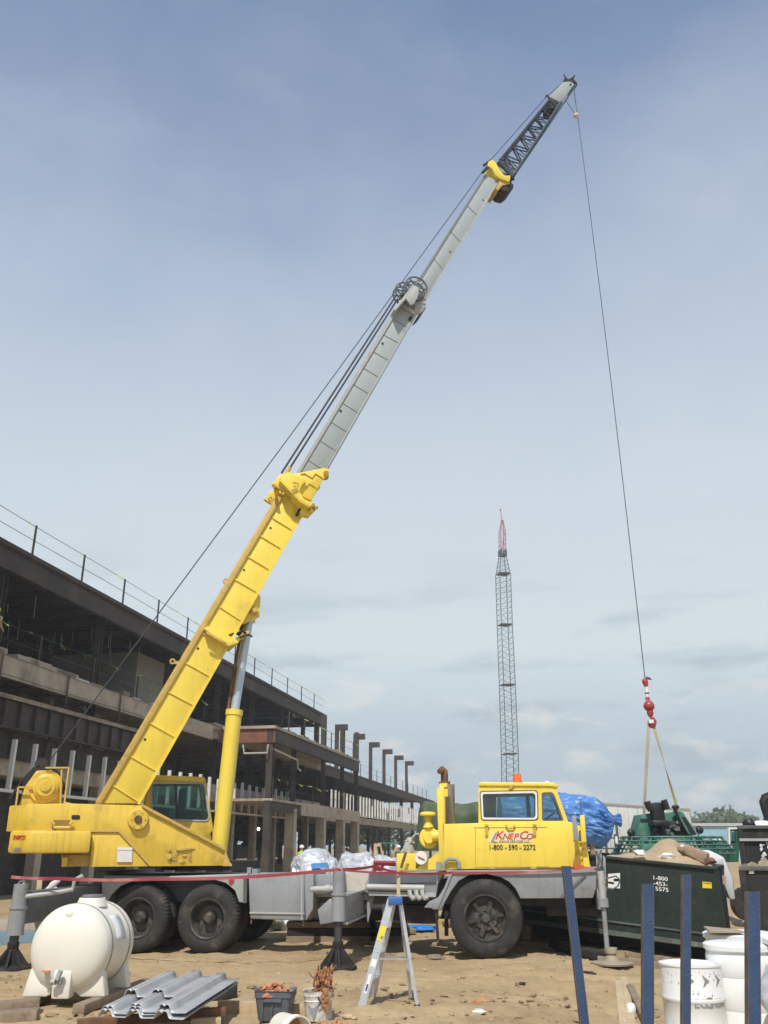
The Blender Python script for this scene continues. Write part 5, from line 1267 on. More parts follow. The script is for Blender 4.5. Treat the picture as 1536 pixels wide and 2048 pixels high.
for i,(x0,x1) in enumerate(((583,678),(674,752),(742,802))):
    a=atY(x0,1738,19.5); b=atY(x1,1738,19.5)
    pt=thing('timber_pallet',('timber pallet under the widest wrapped bundle','timber pallet under the middle wrapped bundle','timber pallet under the flatter wrapped bundle')[i],'pallet',((a.x+b.x)/2,19.5,0),'pallets under the wrapped bundles')
    F_=Fr((a.x+b.x)/2,19.5,0); w=(b.x-a.x)/2
    MB().box(F_,-w,w,-.6,.6,.24,.34).build('deck_boards',WOODD,pt)
    MB().box(F_,-w*.98,w*.95,-.57,.57,.10,.225).build('middle_boards',BLK,pt)
    MB().box(F_,-w,w*.97,-.6,.6,-.05,.09).build('bottom_boards',WOODD,pt)
# magenta frame thing
MB().path([atY(x,y,17.6) for x,y in ((750,1741),(749,1726),(792,1727)) ],.05,6).path([atY(x,y,17.6) for x,y in ((750,1737),(764,1738),(764,1730))],.04,6).build('red_frame',REDT,loc=atY(770,1740,17.6),label='dark red bent frame standing on the deck beside the yellow cover',cat='frame')
# ================================================================= foreground
# ---- leg tank
tk=thing('leg_tank','white horizontal plastic leg tank strapped on timbers','water tank',(-3.5,11.2,0))
tx,tz,Rt=atY(130,1899,11.45).x,atY(134,1899,11.45).z,.488
ta=Vector((.11,1,0)).normalized(); tc0=Vector((tx,11.42,tz))
prof=[(-.03,0),(-.025,.12),(.0,.27),(.045,.375),(.10,.432),(.16,.452),(.235,.455),(.24,.447),(.27,.447),(.275,.455),(.40,.45),(.63,.45),(.78,.455),(.785,.447),(.815,.447),(.82,.455),(.93,.452),(1.0,.425),(1.06,.34),(1.09,.2),(1.10,0)]
prof=[(t*1.0,r*1.072) for t,r in prof]
body=MB().lathe(tc0,ta,prof,72).build('tank_shell',POLY,tk)
fz=GZ(tx,11.6)+.10
for t0,t1 in ((.12,.26),(.80,.94)):
    for s in (-1,1):
        a=tc0+ta*t0; b=tc0+ta*t1
        tri=lambda p:[Vector((p.x+s*.49,p.y,fz)),Vector((p.x+s*.20,p.y,fz)),Vector((p.x+s*.12,p.y,p.z-Rt*.93)),Vector((p.x+s*.30,p.y,p.z-Rt*.75)),Vector((p.x+s*.42,p.y,p.z-Rt*.42))]
        MB().hull8(tri(a),tri(b)).build('leg',POLY,tk,bev=.02)
MB().tube(Vector((tx+.12,11.9,tz+.44)),Vector((tx+.12,11.9,tz+.54)),.19,.155,28).build('neck',POLY,tk)
MB().tube(Vector((tx+.12,11.9,tz+.54)),Vector((tx+.12,11.9,tz+.575)),.135,.125,28).build('lid',M('grey_lid',(.16,.15,.14),.6),tk,bev=.01)
for t in (.255,.80):
    MB().lathe(tc0+ta*t,ta,[(-.012,.484),(-.012,.492),(.012,.492),(.012,.484)],72,True).build('strap',M('strap_grey',(.28,.27,.22),.6),tk)
MB().box(Fr(tx+.02,11.40,0),-.10,.11,-.015,.2,fz+.0,tz-.22).build('outlet_boss',POLY,tk,bev=.02)
MB().tube((tx,11.4,tz-.32),(tx,11.31,tz-.32),.042).tube((tx-.07,11.3,tz-.32),(tx-.02,11.3,tz-.32),.03).tube((tx,11.3,tz-.3),(tx+.03,11.3,tz-.2),.03).build('outlet_valve',GRYL,tk)
MB().pp(Fr(0,11.37,0),[(83,1941),(97,1942),(97,1945),(83,1944)],0,.08).build('red_marking',M('faded_orange',(.70,.25,.12),.6),tk)
MB().lathe(tc0+ta*.03+Vector((0,0,.38)),-ta,[(-.03,.05),(.0,.05),(.012,.03),(.012,0)],14).build('moulded_button',POLY,tk)
lab=MB(); rows=[]
for i in range(9):
    a=R(8+i*4.5); rows.append([lab.b.verts.new(tc0+ta*t+Vector((math.cos(a),0,math.sin(a)))*.490) for t in (.34,.62)])
for p_,q_ in zip(rows,rows[1:]): lab.face([p_[0],p_[1],q_[1],q_[0]])
solidify(lab.build('faded_label',M('faded_label',(.70,.71,.74),.4,var=.1),tk),.003,1)
mk=0
def timber(a,b,w,h,label,mat=WOODD,name='timber_beam',cat='timber',group=None):
    a=Vector(a);b=Vector(b)
    return MB().bar(a,b,w,h).build(name,mat,loc=(a+b)/2,bev=.006,label=label,cat=cat,group=group)
gt_='timbers under and beside the white tank'
timber((tx+.36,11.05,fz-.05),(tx+.62,13.1,fz-.05),.14,.10,'long old timber under the right legs of the white tank',group=gt_)
timber((tx-.36,11.1,fz-.05),(tx-.36,12.9,fz-.05),.16,.10,'old timber under the left legs of the white tank',group=gt_)
q=atZ(22,2015,.06); timber((q.x-.25,q.y-.05,.06),(q.x+.28,q.y+.1,.08),.12,.12,'short timber offcut lying left of the white tank',group=gt_)
q=atZ(20,2036,.02); timber((q.x-.35,q.y-.12,.02),(q.x+.3,q.y+.0,.05),.22,.12,'weathered timber block nearest the lower left corner',group=gt_)
# ---- galvanised deck sheets
A_,B_2,C_,D_=atZ(196,2034,.20),atZ(366,2040,.25),atZ(478,1966,.30),atZ(322,1972,.28)
def sheet(dz,sh,sd,label,t0=0,t1=1,w0=0,w1=1):
    m=MB(); nW=48; nL=8; g=[]
    for i in range(nW+1):
        s=w0+(w1-w0)*i/nW; ph=((s*3.0)%1.0); h=0
        # trapezoid ribs
        if ph<.10: h=ph/.10
        elif ph<.42: h=1
        elif ph<.52: h=(.52-ph)/.10
        if .24<ph<.28: h-=.25
        row=[]
        for j in range(nL+1):
            t=t0+(t1-t0)*j/nL+sh*(1 if j==0 else 1)
            p=(A_*(1-t)+D_*t)*(1-s)+(B_2*(1-t)+C_*t)*s
            row.append(m.b.verts.new(p+Vector((0,0,dz+h*.065+.006*noise.noise(Vector((s*5,t*4,sd)))))))
        g.append(row)
    for i in range(nW):
        for j in range(nL): m.face([g[i][j],g[i+1][j],g[i+1][j+1],g[i][j+1]])
    o=m.build('deck_sheet',GALV,loc=(A_+B_2+C_+D_)/4+Vector((0,0,dz)),label=label,cat='metal sheet',group='stacked corrugated metal sheets in front of the wheels')
    return solidify(o,.004,1)
sheet(0,0,1,'lowest corrugated galvanised sheet of the stack by the white tank')
sheet(.022,.02,2,'middle corrugated galvanised sheet of the stack by the white tank',0,.97,0,.7)
sheet(.045,.01,3,'upper right corrugated galvanised sheet lying on the stack',.02,1.0,.30,1.0)
sheet(.07,.10,4,'topmost narrow corrugated galvanised sheet at the back of the stack',.25,.93,.0,.62)
q=atZ(330,2040,.1); timber((q.x-.85,q.y-.12,.08),(q.x+.55,q.y+.35,.12),.10,.09,'timber bearer under the front of the corrugated sheets',RUST,group='bearers under the corrugated sheets')
q=atZ(430,1985,.1); timber((q.x-.9,q.y+.0,.08),(q.x+.25,q.y+.1,.12),.10,.16,'dark bearer under the far end of the corrugated sheets',BLK,group='bearers under the corrugated sheets')
q0=atZ(437,2012,.06);q1=atZ(618,2022,.06); timber((q0.x,q0.y,.05),(q1.x+.1,q1.y,.05),.06,.14,'long pale plank lying behind the grey tote and the bucket',WOOD,'plank','plank')
q=atZ(395,2044,.05); timber((q.x-.05,q.y-.1,.05),(q.x+.25,q.y-.05,.05),.1,.1,'short pale timber end at the bottom edge left of the grey tote',WOOD)
# ---- grey tote with clay debris
tq=atZ(547,2043,0); TX,TY=tq.x,tq.y+.12
tote=thing('grey_tote','grey plastic storage tote heaped with orange clay debris','tote',(TX,TY,0))
To=Fr(TX,TY,-6); th=atY(550,1978,TY).z
m=MB(); 
def ring(w,d,z,r=.04): return [To.P(x,y,z) for x,y in rrect(-w,-d,w,d,r,3)]
rs_=[(.155,.12,.0),(.165,.13,.02),(.195,.155,th-.07),(.205,.165,th-.065),(.205,.165,th-.01),(.215,.175,th),(.20,.16,th),(.185,.15,th-.02),(.15,.115,.03)]
R_=[m.vs(ring(*q)) for q in rs_]
for A,Bb in zip(R_,R_[1:]):
    n=len(A)
    for i in range(n): m.face([A[i],A[(i+1)%n],Bb[(i+1)%n],Bb[i]])
m.face(R_[0]); m.face(R_[-1]); m.build('tote_body',TOTE,tote)
MB().box(To,-.10,.10,-.185,-.158,th-.10,th-.07).box(To,-.005,.005,-.165,-.135,.05,th-.12).box(To,-.11,-.10,-.165,-.135,.05,th-.09).build('tote_rib',TOTE,tote)
def debris(cx,cy,z,r,n,name,label,sd,hh=.12,cols=(DIRTY,)):
    rnd=random.Random(sd); m=MB()
    for k in range(n):
        a=rnd.uniform(0,6.28); q=r*math.sqrt(rnd.random()); h=hh*(1-(q/r)**2)*rnd.random()
        c=Vector((cx+q*math.cos(a),cy+q*math.sin(a),z+h)); L_=rnd.uniform(.03,.08)
        d=Vector((rnd.gauss(0,1),rnd.gauss(0,1),rnd.gauss(0,.8))).normalized()
        if rnd.random()<.5: m.bar(c-d*L_,c+d*L_,rnd.uniform(.012,.04),.012)
        else: m.rock(c,(L_*.7,L_*.5,L_*.4),sd=k,n=1,amp=.8)
    return m.build(name,cols[0],loc=(cx,cy,z),label=label,cat='debris',kind='stuff')
ORC=M('orange_clay',(.55,.24,.12),.85,var=.35,scale=12,dirt=(.3,.17,.08),damt=.4,dscale=10)
debris(TX,TY,th-.05,.17,60,'clay_debris','orange broken clay and scraps heaped in the grey tote',3,.13,(ORC,))
# ---- white rusty bucket
bq_=atZ(636,2043,0); BX,BY=bq_.x,bq_.y+.12; bh=atY(630,1978,BY).z
bk=thing('rusty_bucket','white metal bucket, stained and dented, overflowing with rusty scrap','bucket',(BX,BY,0))
tilt=Vector((-.06,0,1))
bp2=[(0,0),(0,.135),(.01,.14),(.12,.146),(bh-.11,.152),(bh-.10,.158),(bh-.09,.152),(bh-.06,.156),(bh-.05,.162),(bh-.03,.157),(bh-.005,.158),(bh,.165),(bh-.005,.150),(.03,.135),(.03,0)]
MB().lathe((BX,BY,.0),tilt,bp2,40).build('bucket_shell',M('stained_bucket',(.68,.67,.62),.45,var=.08,dirt=(.18,.12,.09),damt=.42,dscale=7,streak=.6),bk)
MB().path([Vector((BX+.0,BY-.16,bh-.06)),Vector((BX+.03,BY-.19,bh-.10)),Vector((BX+.0,BY-.18,bh-.14))],.008,6).build('handle',BLK,bk)
def bl_on(ang,z,r=.157): return Vector((BX-.06*z+r*math.sin(ang),BY-r*math.cos(ang),z))
tm_=MB().hull8([bl_on(-.75,bh-.14),bl_on(.05,bh-.14),bl_on(-.2,bh-.25),bl_on(-.3,bh-.27)],[bl_on(-.75,bh-.14,.15),bl_on(.05,bh-.14,.15),bl_on(-.2,bh-.25,.15),bl_on(-.3,bh-.27,.15)]); tm_.build('dark_mark',TEXG,bk)
rsd=random.Random(4); m=MB()
for k in range(90):
    a=rsd.uniform(0,6.28); q=.14*math.sqrt(rsd.random()); c=Vector((BX+q*math.cos(a)*.8+.03,BY+q*math.sin(a),bh+rsd.random()**1.5*.22-.03)); s=rsd.uniform(.02,.05)
    d=Vector((rsd.gauss(0,.6),rsd.gauss(0,.6),rsd.gauss(0,1))).normalized()
    if k%3: m.rock(c,(s*.5,s*.5,s),sd=k,n=1,amp=1)
    else: m.bar(c-d*s*2,c+d*s*2,.012,.008)
for k in range(16):
    t=k/15; m.rock(Vector((BX+.07+.02*math.sin(k),BY-.15,bh-.0-t*.16)),(.03,.02,.035),sd=k,n=1,amp=.9)
m.build('rusty_scrap',DIRTY,loc=(BX,BY,bh),label='rusty brown tangled scrap standing up out of the white bucket',cat='scrap',kind='stuff')
# ---- lying bucket at the bottom edge
lb0=atZ(590,2068,.13); 
lbk=thing('lying_bucket','white bucket lying on its side at the bottom edge, open mouth to the right','bucket',(lb0.x,lb0.y,0))
axb=Vector((.62,-.78,-.05)).normalized()
MB().lathe(Vector((lb0.x-.16,lb0.y+.17,.15)),axb,[(0,0),(0,.128),(.02,.135),(.22,.146),(.24,.156),(.26,.148),(.30,.15),(.31,.158),(.31,.145),(.02,.125),(.02,0)],36).build('bucket_shell',POLY,lbk)
MB().lathe(Vector((lb0.x-.16,lb0.y+.17,.15))+axb*.14,axb,[(0,0),(0,.133),(.02,.133),(.02,0)],30).build('dried_mix',DIRTY,lbk)
q=atZ(672,2054,.03); debris(q.x,q.y+.05,.0,.26,55,'orange_debris','scattered orange clay scraps on the dirt at the bottom edge',8,.06,(ORC,))
# ---- ladder
lt=atZ(724,2011,0); lr=atZ(834,2014,0); 
capz=atY(791,1798,11.7).z; LY=11.65
lad=thing('step_ladder','aluminium step ladder with blue top cap standing in front of the crane','ladder',((lt.x+lr.x)/2,LY,0))
gL=GZ(lt.x,11.4)
tp=atY(791,1798,11.6)
def rail(bx,by,tx_,ty_,w,d,nm):
    a=Vector((bx,by,gL)); b=Vector((tx_,ty_,tp.z)); m=MB()
    dn=(b-a).normalized(); side=Vector((0,1,0)); wv=dn.cross(side).normalized()
    # C-channel: web faces sideways (y), flanges along x
    def bx4(o0,o1,s0,s1):
        c=lambda p:[p+wv*o0+side*s0,p+wv*o1+side*s0,p+wv*o1+side*s1,p+wv*o0+side*s1]
        m.hull8(c(a),c(b))
    bx4(-w/2,w/2,0,.004); bx4(-w/2,-w/2+.004,.004,d); bx4(w/2-.004,w/2,.004,d)
    return m.build(nm,ALU,lad), dn, wv
hx=tp.x
r1,dn1,wv1=rail(lt.x+.0,11.33,hx-.055,11.54,.085,.028,'front_rail')
r2,_,_=rail(lt.x+.11,11.84,hx-.02,11.80,.085,-.028,'front_rail')
r3,dn3,wv3=rail(lr.x,11.45,hx+.06,11.58,.038,.02,'back_rail')
r4,_,_=rail(lr.x-.06,11.92,hx+.05,11.80,.038,-.02,'back_rail')
fa=Vector((lt.x,11.35,gL)); fb=Vector((hx-.055,11.54,tp.z)); ga=Vector((lt.x+.11,11.82,gL)); gb2=Vector((hx-.02,11.78,tp.z))
for t in (.22,.46,.70): MB().bar(fa.lerp(fb,t),ga.lerp(gb2,t),.075,.02).build('step',ALU,lad)
ha=Vector((lr.x,11.47,gL)); hb_=Vector((hx+.06,11.58,tp.z)); ia=Vector((lr.x-.06,11.90,gL)); ib=Vector((hx+.05,11.80,tp.z))
for t in (.28,.60): MB().bar(ha.lerp(hb_,t),ia.lerp(ib,t),.022,.02).build('cross_brace',ALU,lad)
MB().bar(fa.lerp(fb,.43),ha.lerp(hb_,.42)-Vector((0,.01,0)),.008,.02).build('spreader',ALU,lad); MB().bar(ga.lerp(gb2,.43),ia.lerp(ib,.42),.008,.02).build('spreader',ALU,lad)
MB().box(Fr(hx,11.66,0),-.088,.084,-.16,.14,tp.z-.06,tp.z+.02).build('top_cap',M('blue_plastic',(.04,.12,.36),.4,var=.1,dirt=(.5,.5,.5),damt=.1,dscale=9),lad,bev=.01)
def sticker(t0,t1,o0,o1,mat,nm,off=-.003):
    a=Vector((lt.x,11.33,gL)); b=Vector((hx-.055,11.54,tp.z)); s=Vector((0,off,0))
    p=lambda t,o:a.lerp(b,t)+wv1*o+s
    if (wv1.x<0): pass
    return MB().hull8([p(t0,o0),p(t0,o1),p(t1,o1),p(t1,o0)],[q+Vector((0,.002,0)) for q in (p(t0,o0),p(t0,o1),p(t1,o1),p(t1,o0))]).build(nm,mat,lad)
sticker(.60,.74,-.035,.035,YELS,'yellow_sticker'); sticker(.36,.43,-.03,.03,WHT,'white_sticker'); sticker(.12,.29,-.018,.018,WHT,'brand_plate'); sticker(.14,.20,-.010,.010,M('navy_print',(.05,.06,.25),.5),'plate_mark',-.006); sticker(.62,.65,-.03,.0,TEXG,'sticker_print',-.006)
for p_ in (fa,ga,ha,ia): MB().box(Fr(p_.x,p_.y,p_.z),-.035,.035,-.03,.03,-.02,.03).build('foot',DARKP,lad,bev=.006)
# stake at the ladder top
sk_=MB().bar(atY(797,1800,15.3),atY(797,1742,15.35),.055,.03); sk_.build('wooden_stake',WOOD,loc=atY(797,1800,15.3),label='thin wooden stake propping up the red tape behind the ladder top',cat='stake')
# ---- red barricade tape
def tape(pts,w,label,sd=0,mat=REDT):
    P3=[Vector(p) for p in pts]; m=MB(); prev=None; n=18; tot=[]
    for a,b in zip(P3,P3[1:]):
        for i in range(n): 
            t=i/n; p=a.lerp(b,t); p=p+Vector((0,0,-.07*4*t*(1-t)*(b-a).length/5)); tot.append(p)
    tot.append(P3[-1])
    for i,p in enumerate(tot):
        an=.9*noise.noise(Vector((i*.09,sd,0)))+.25; up=Vector((0,math.sin(an),math.cos(an)))*w/2; e=Vector((0,.0015,0))
        r=m.vs([p-up-e,p+up-e,p+up+e,p-up+e])
        if prev:
            for k in range(4): m.face([prev[k],prev[(k+1)%4],r[(k+1)%4],r[k]])
        else: m.face(r)
        prev=r
    m.face(prev); return m.build('barricade_tape',mat,loc=P3[0],label=label,cat='barricade tape',group='red barricade tape round the crane')
j0=atY(22,1754,14.7); j1=atY(675,1739,14.9)
tape([j0,atY(120,1757,14.72),atY(300,1758,14.8),j1],.05,'red barricade tape from the left jack to the middle outrigger jack',1)
tape([j1,atY(800,1746,15.3),C.px(905,1745,-.085),C.px(1192,1735,-.13)],.036,'red barricade tape from the middle jack to the front bumper',5)
tape([j1,atY(750,1732,16.0),atY(800,1746,15.3)],.045,'thin upper red tape strand between the middle jack and the wooden stake',9)
# stake + rag behind left
timber(atY(77,1793,16.3),atY(80,1760,16.3),.09,.04,'short wooden stake under the red tape left of the crane wheels',WOOD,'wooden_stake','stake')
MB().rock(atY(104,1777,16.2),(.10,.03,.05),sd=3,n=2,amp=.5).path([atY(92,1783,16.2),atY(105,1770,16.2),atY(118,1760,16.2)],[.02,.06,.04],8).build('paper_bag',PAPER,loc=atY(104,1777,16.2),label='crumpled white paper bag hanging under the red tape left of the wheels',cat='bag')
# blue-grey concrete formwork at the far left ground
q0=atZ(0,1892,.0); F0=Fr(q0.x-.5,q0.y+.2,6)
MB().box(F0,-.3,2.3,0,.25,-.1,.22).build('blue_form_panel',M('form_blue',(.16,.25,.31),.6,dirt=(.3,.28,.22),damt=.3),loc=F0.P(.5,.1,0),bev=.01,label='pale blue form panel on the ground behind the left jack',cat='form panel')
MB().box(F0,-.3,2.6,.27,.60,-.1,.40).build('grey_kerb_block',CONC,loc=F0.P(.6,.4,0),bev=.01,label='grey concrete block behind the blue form panel at the left',cat='concrete block')
# ---- blue stakes
def stake(px0,py0,px1,Y,w,label):
    t=atY(px0,py0,Y); b=atY(px1,2048,Y); d=(t-b).normalized(); L_=(t.z+.3)/d.z
    b=t-d*(t.z-GZ(t.x,Y)+.15)/d.z
    x=Vector((1,0,0)); y=Vector((0,1,0))
    st=thing('blue_steel_stake',label,'steel stake',b,'blue steel stakes along the lower right')
    def bx4(m,x0,x1,y0,y1,c=0):
        f=lambda p:[p+x*x0+y*y0,p+x*x1+y*y0,p+x*x1+y*y1,p+x*x0+y*y1]
        return m.hull8(f(b),f(t+d*c))
    bx4(MB(),-w*.42,w*.42,0,.006).build('web',BLUE,st)
    bx4(bx4(MB(),-w*.46,-w*.41,-.003,.04),w*.41,w*.46,-.003,.04).build('flange',M('rusty_flange',(.12,.10,.09),.75,var=.3,scale=12,dirt=(.05,.08,.16),damt=.35,dscale=14),st)
stake(1133,1732,1170,5.6,.054,'leftmost blue steel stake, leaning, in front of the grey bumper')
stake(1297,1768,1297,5.0,.062,'blue steel stake in front of the white phone number')
stake(1374,1749,1373,5.4,.050,'blue steel stake in front of the small white drum')
stake(1507,1783,1509,4.6,.066,'widest blue steel stake, nearest the right edge')
# ---- drums
def drum(cx,cy,z0,rad,h,mat,label,kind='steel'):
    t=thing('white_drum',label,'drum',(cx,cy,z0),'white drums in the right foreground')
    if kind=='steel': pr=[(0,0),(0,rad*.97),(.02,rad),(.30*h,rad),(.31*h,rad+.006),(.33*h,rad+.010),(.35*h,rad+.006),(.36*h,rad),(.63*h,rad),(.64*h,rad+.006),(.66*h,rad+.010),(.68*h,rad+.006),(.69*h,rad),(h-.02,rad),(h-.015,rad+.008),(h,rad+.008),(h,rad-.008),(h-.025,rad-.012),(h-.03,0)]
    else: pr=[(0,0),(0,rad*.9),(.03,rad*.98),(.1,rad),(.45*h,rad),(.47*h,rad-.008),(.49*h,rad),(.72*h,rad),(.73*h,rad-.006),(.74*h,rad),(h-.12,rad),(h-.08,rad-.02),(h-.06,rad+.012),(h-.02,rad+.014),(h-.01,rad),(h,rad-.05),(h+.005,0)]
    MB().lathe((cx,cy,z0),(0,0,1),pr,64).build('drum_body',mat,t); return t
dA=atY(1379,1925,9.7)
drA=drum(dA.x,9.7,dA.z-.89,.292,.89,M('spotted_drum',(.76,.77,.76),.4,var=.03,dirt=(.55,.48,.38),damt=.12,dscale=11),'short white steel drum with rust specks and blue-grey lettering')
def onc(cx,cy,r,ang0,z0):
    return lambda x,y,z: Vector((cx+(r+.002+z)*math.sin(ang0+x/r),cy-(r+.002+z)*math.cos(ang0+x/r),z0+y))
vA=math.atan2(dA.x,9.7)
def angA(px): 
    s=(px-1379)/57.0; return -vA*.9+math.asin(max(-1,min(1,s)))
zz=atY(1405,2008,9.42).z
text('SPEC',.075,onc(dA.x,9.7,.292,angA(1379),zz),TEXG,drA,bold=.03,sx=1.0)
text('C',.092,onc(dA.x,9.7,.292,angA(1404),zz+.005),TEXG,drA,bold=.03)
text('HEM',.075,onc(dA.x,9.7,.292,angA(1421),zz),TEXG,drA,bold=.03,sx=.95)
za=atY(1405,1962,9.42).z
for px_ in (1375,1403,1425):
    f=onc(dA.x,9.7,.292,angA(px_),za); m=MB()
    A0=[f(-.035,.055,0),f(.035,0,0),f(-.035,-.055,0),f(-.012,0,0)]; A1=[f(-.035,.055,.003),f(.035,0,.003),f(-.035,-.055,.003),f(-.012,0,.003)]
    m.hull8(A0,A1).build('arrow_mark',TEXG,drA)
rsp=random.Random(2); m=MB()
for k in range(45):
    an=rsp.uniform(-1.2,1.2)-vA; z=dA.z-.05-abs(rsp.gauss(0,.13)); s=rsp.uniform(.003,.009)
    m.rock(Vector((dA.x+.293*math.sin(an),9.7-.293*math.cos(an),z)),(s,.002,s*1.3),sd=k,n=1,amp=.5)
m.build('rust_specks',M('speck_tan',(.40,.30,.2),.8,var=.3),drA,kind='stuff')
dB=atY(1476,1884,9.9)
drum(dB.x,9.9,dB.z-1.12,.335,1.12,DRUMW,'tall plain white plastic drum right of the short steel drum','p')
dC=atY(1478,1863,10.9)
drC=drum(dC.x,10.9,dC.z-1.2,.385,1.2,DRUMW,'widest white plastic drum at the back, with cardboard on its lid','p')
cb=atY(1447,1855,10.7); K=Fr(cb.x,cb.y,-14,0)
MB().hull8([K.P(-.17,-.16,dC.z+.012),K.P(.20,-.13,dC.z+.014),K.P(.15,.15,dC.z+.014),K.P(-.2,.12,dC.z+.04)],[K.P(-.17,-.16,dC.z+.03),K.P(.20,-.13,dC.z+.032),K.P(.15,.15,dC.z+.032),K.P(-.2,.12,dC.z+.06)]).build('cardboard_piece',M('cardboard',(.33,.27,.2),.9,var=.15),loc=(cb.x,cb.y,dC.z),label='flat piece of brown cardboard lying on the white drum lid',cat='cardboard')
dD=atY(1542,1874,9.6)
drum(dD.x+.28,9.6,dD.z-1.05,.33,1.05,DRUMW,'white drum cut off by the right edge behind the nearest stake','p')
q=atY(1535,1990,9.1)
MB().rock((q.x+.28,9.1,q.z),(.30,.3,.32),sd=9,n=3,amp=.35).build('white_plastic_sack',WRAP,loc=(q.x+.28,9.1,q.z-.3),label='crumpled clear plastic sack at the right edge below the drums',cat='sack')
# ---- planks at lower right
def plank(p0,p1,Y0,Y1,w,label,mat=WOOD,th=.04):
    a=atY(*p0,Y0);b=atY(*p1,Y1); return timber(a,b,w,th,label,mat,'plank','plank','planks stacked between the blue stakes')
plank((1237,1964),(1250,2075),10.4,8.6,.075,'left one of the pale planks standing up between the blue stakes')
plank((1247,1957),(1268,2075),10.6,8.6,.08,'second pale plank from the left between the blue stakes')
plank((1260,1978),(1300,2060),10.2,8.7,.07,'dark-edged plank slanting down to the right between the stakes',WOODD,.09)
plank((1263,1980),(1320,2075),10.25,8.5,.05,'pale narrow plank lying on the dark-edged plank')
q=atY(1263,2020,9.3); MB().rock(q,(.04,.03,.07),sd=2,n=2,amp=.7).build('foam_scrap',WHT,loc=q,label='small white foam scrap stuck between the upright planks',cat='scrap')
# ---- long timber under the front pad & dark plate
q0=atZ(1112,1898,.0);q1=atZ(1200,1917,.0)
timber((q0.x,q0.y,GZ(q0.x,q0.y)+.10),(q1.x,q1.y-.1,GZ(q1.x,q1.y)+.08),.30,.12,'dark timber mat left of the front outrigger pad',BLK,'timber_mat','timber mat')
q0=atZ(1195,1921,.0);q1=atZ(1345,1951,-.2)
timber((q0.x,q0.y,GZ(q0.x,q0.y)+.05),(q1.x,q1.y,GZ(q1.x,q1.y)+.06),.12,.1,'long timber running from the front outrigger pad towards the drums')
q0=atZ(1250,1905,.0);q1=atZ(1345,1932,-.2)
timber((q0.x,q0.y,GZ(q0.x,q0.y)+.05),(q1.x,q1.y,GZ(q1.x,q1.y)+.05),.1,.08,'dark timber parallel to the long one behind the front pad')
# rock behind front wheel
q=atZ(1050,1878,0); MB().rock((q.x,q.y,.2),(.17,.2,.30),sd=5,n=3,amp=.35).build('chock_rock',M('chock_tan',(.40,.29,.19),.9,var=.2,scale=6,bump=.4),loc=(q.x,q.y,0),label='tan block wedged beside the front wheel',cat='block')
# ---- lumber and bags beyond the truck
rl_=random.Random(12)
items=[(478,545,1846,'yellow',.16),(545,600,1852,'greenish',.12),(596,660,1850,'tan',.14),(645,700,1846,'brown',.14),(715,745,1852,'tan',.16),(742,800,1848,'brown',.12),(860,900,1846,'yellow',.14)]
cm_={'yellow':M('yellow_board',(.50,.40,.10),.7,var=.2),'greenish':M('olive_board',(.28,.26,.13),.8,var=.2),'tan':WOOD,'brown':WOODD}
lbls=['yellow board beyond the rear wheels under the tool box','olive board beyond the truck behind the tool box','tan board beyond the truck left of the middle jack rod','brown board beyond the truck just left of the middle jack','tan board beyond the truck right of the outrigger beam','brown board beyond the truck seen left of the ladder','yellow board beyond the truck just left of the front mud flap']
for (x0,x1,y,c_,h_),lb in zip(items,lbls):
    a=atZ(x0,y,h_/2); b=atZ(x1,y,h_/2); timber((a.x,a.y,h_/2),(b.x,a.y+.3,h_/2),.3,h_,lb,cm_[c_],'board','board','boards lying beyond the truck')
for px_,y,r_,lb,mt in ((570,1848,.12,'small white bag beyond the truck under the tool box',PAPER),(668,1838,.2,'grey sack beyond the truck behind the jack',GRYL),(738,1848,.18,'clear plastic bag beyond the truck right of the outrigger beam',WRAP),(832,1838,.24,'large pale sack beyond the truck right of the ladder',PAPER),(795,1854,.2,'flat white plastic heap beyond the truck behind the ladder',WHT),(900,1845,.13,'brown sack beyond the truck by the front mud flap',WOODD)):
    a=atZ(px_,y,.1); MB().rock((a.x,a.y,.08),(r_*1.4,r_,r_*.8),sd=px_,n=3,amp=.5).build('debris_bag',mt,loc=(a.x,a.y,0),label=lb,cat='bag')
a=atZ(838,1855,.06); MB().rock((a.x,a.y,.05),(.38,.2,.07),sd=4,n=3,amp=.4).build('blue_scrap_sheet',M('sheet_blue',(.04,.20,.58),.5,var=.1),loc=(a.x,a.y,0),label='flat bright blue sheet on the ground beyond the truck',cat='plastic sheet')
a=atZ(845,1872,.0)
# dark far side jack pad + timber
a=atZ(760,1868,0); timber((a.x-.7,a.y,.05),(a.x+.75,a.y+.1,.05),.25,.1,'timber mat under the far outrigger pad behind the ladder',WOODD,'timber_mat','timber mat')
fj=MB().tube((a.x+.25,a.y+.1,.4),(a.x+.25,a.y+.1,.95),.08).lathe((a.x+.25,a.y+.1,.1),(0,0,1),[(0,0),(0,.34),(.05,.32),(.3,.09),(.3,0)],24)
part(fj,'outrigger_pad',BLK)
bx=MB().box(Fr(a.x+.25,17.6,-3),-.2,.1,0,a.y-17.6,.55,.95); part(bx,'outrigger_beam',DKG)
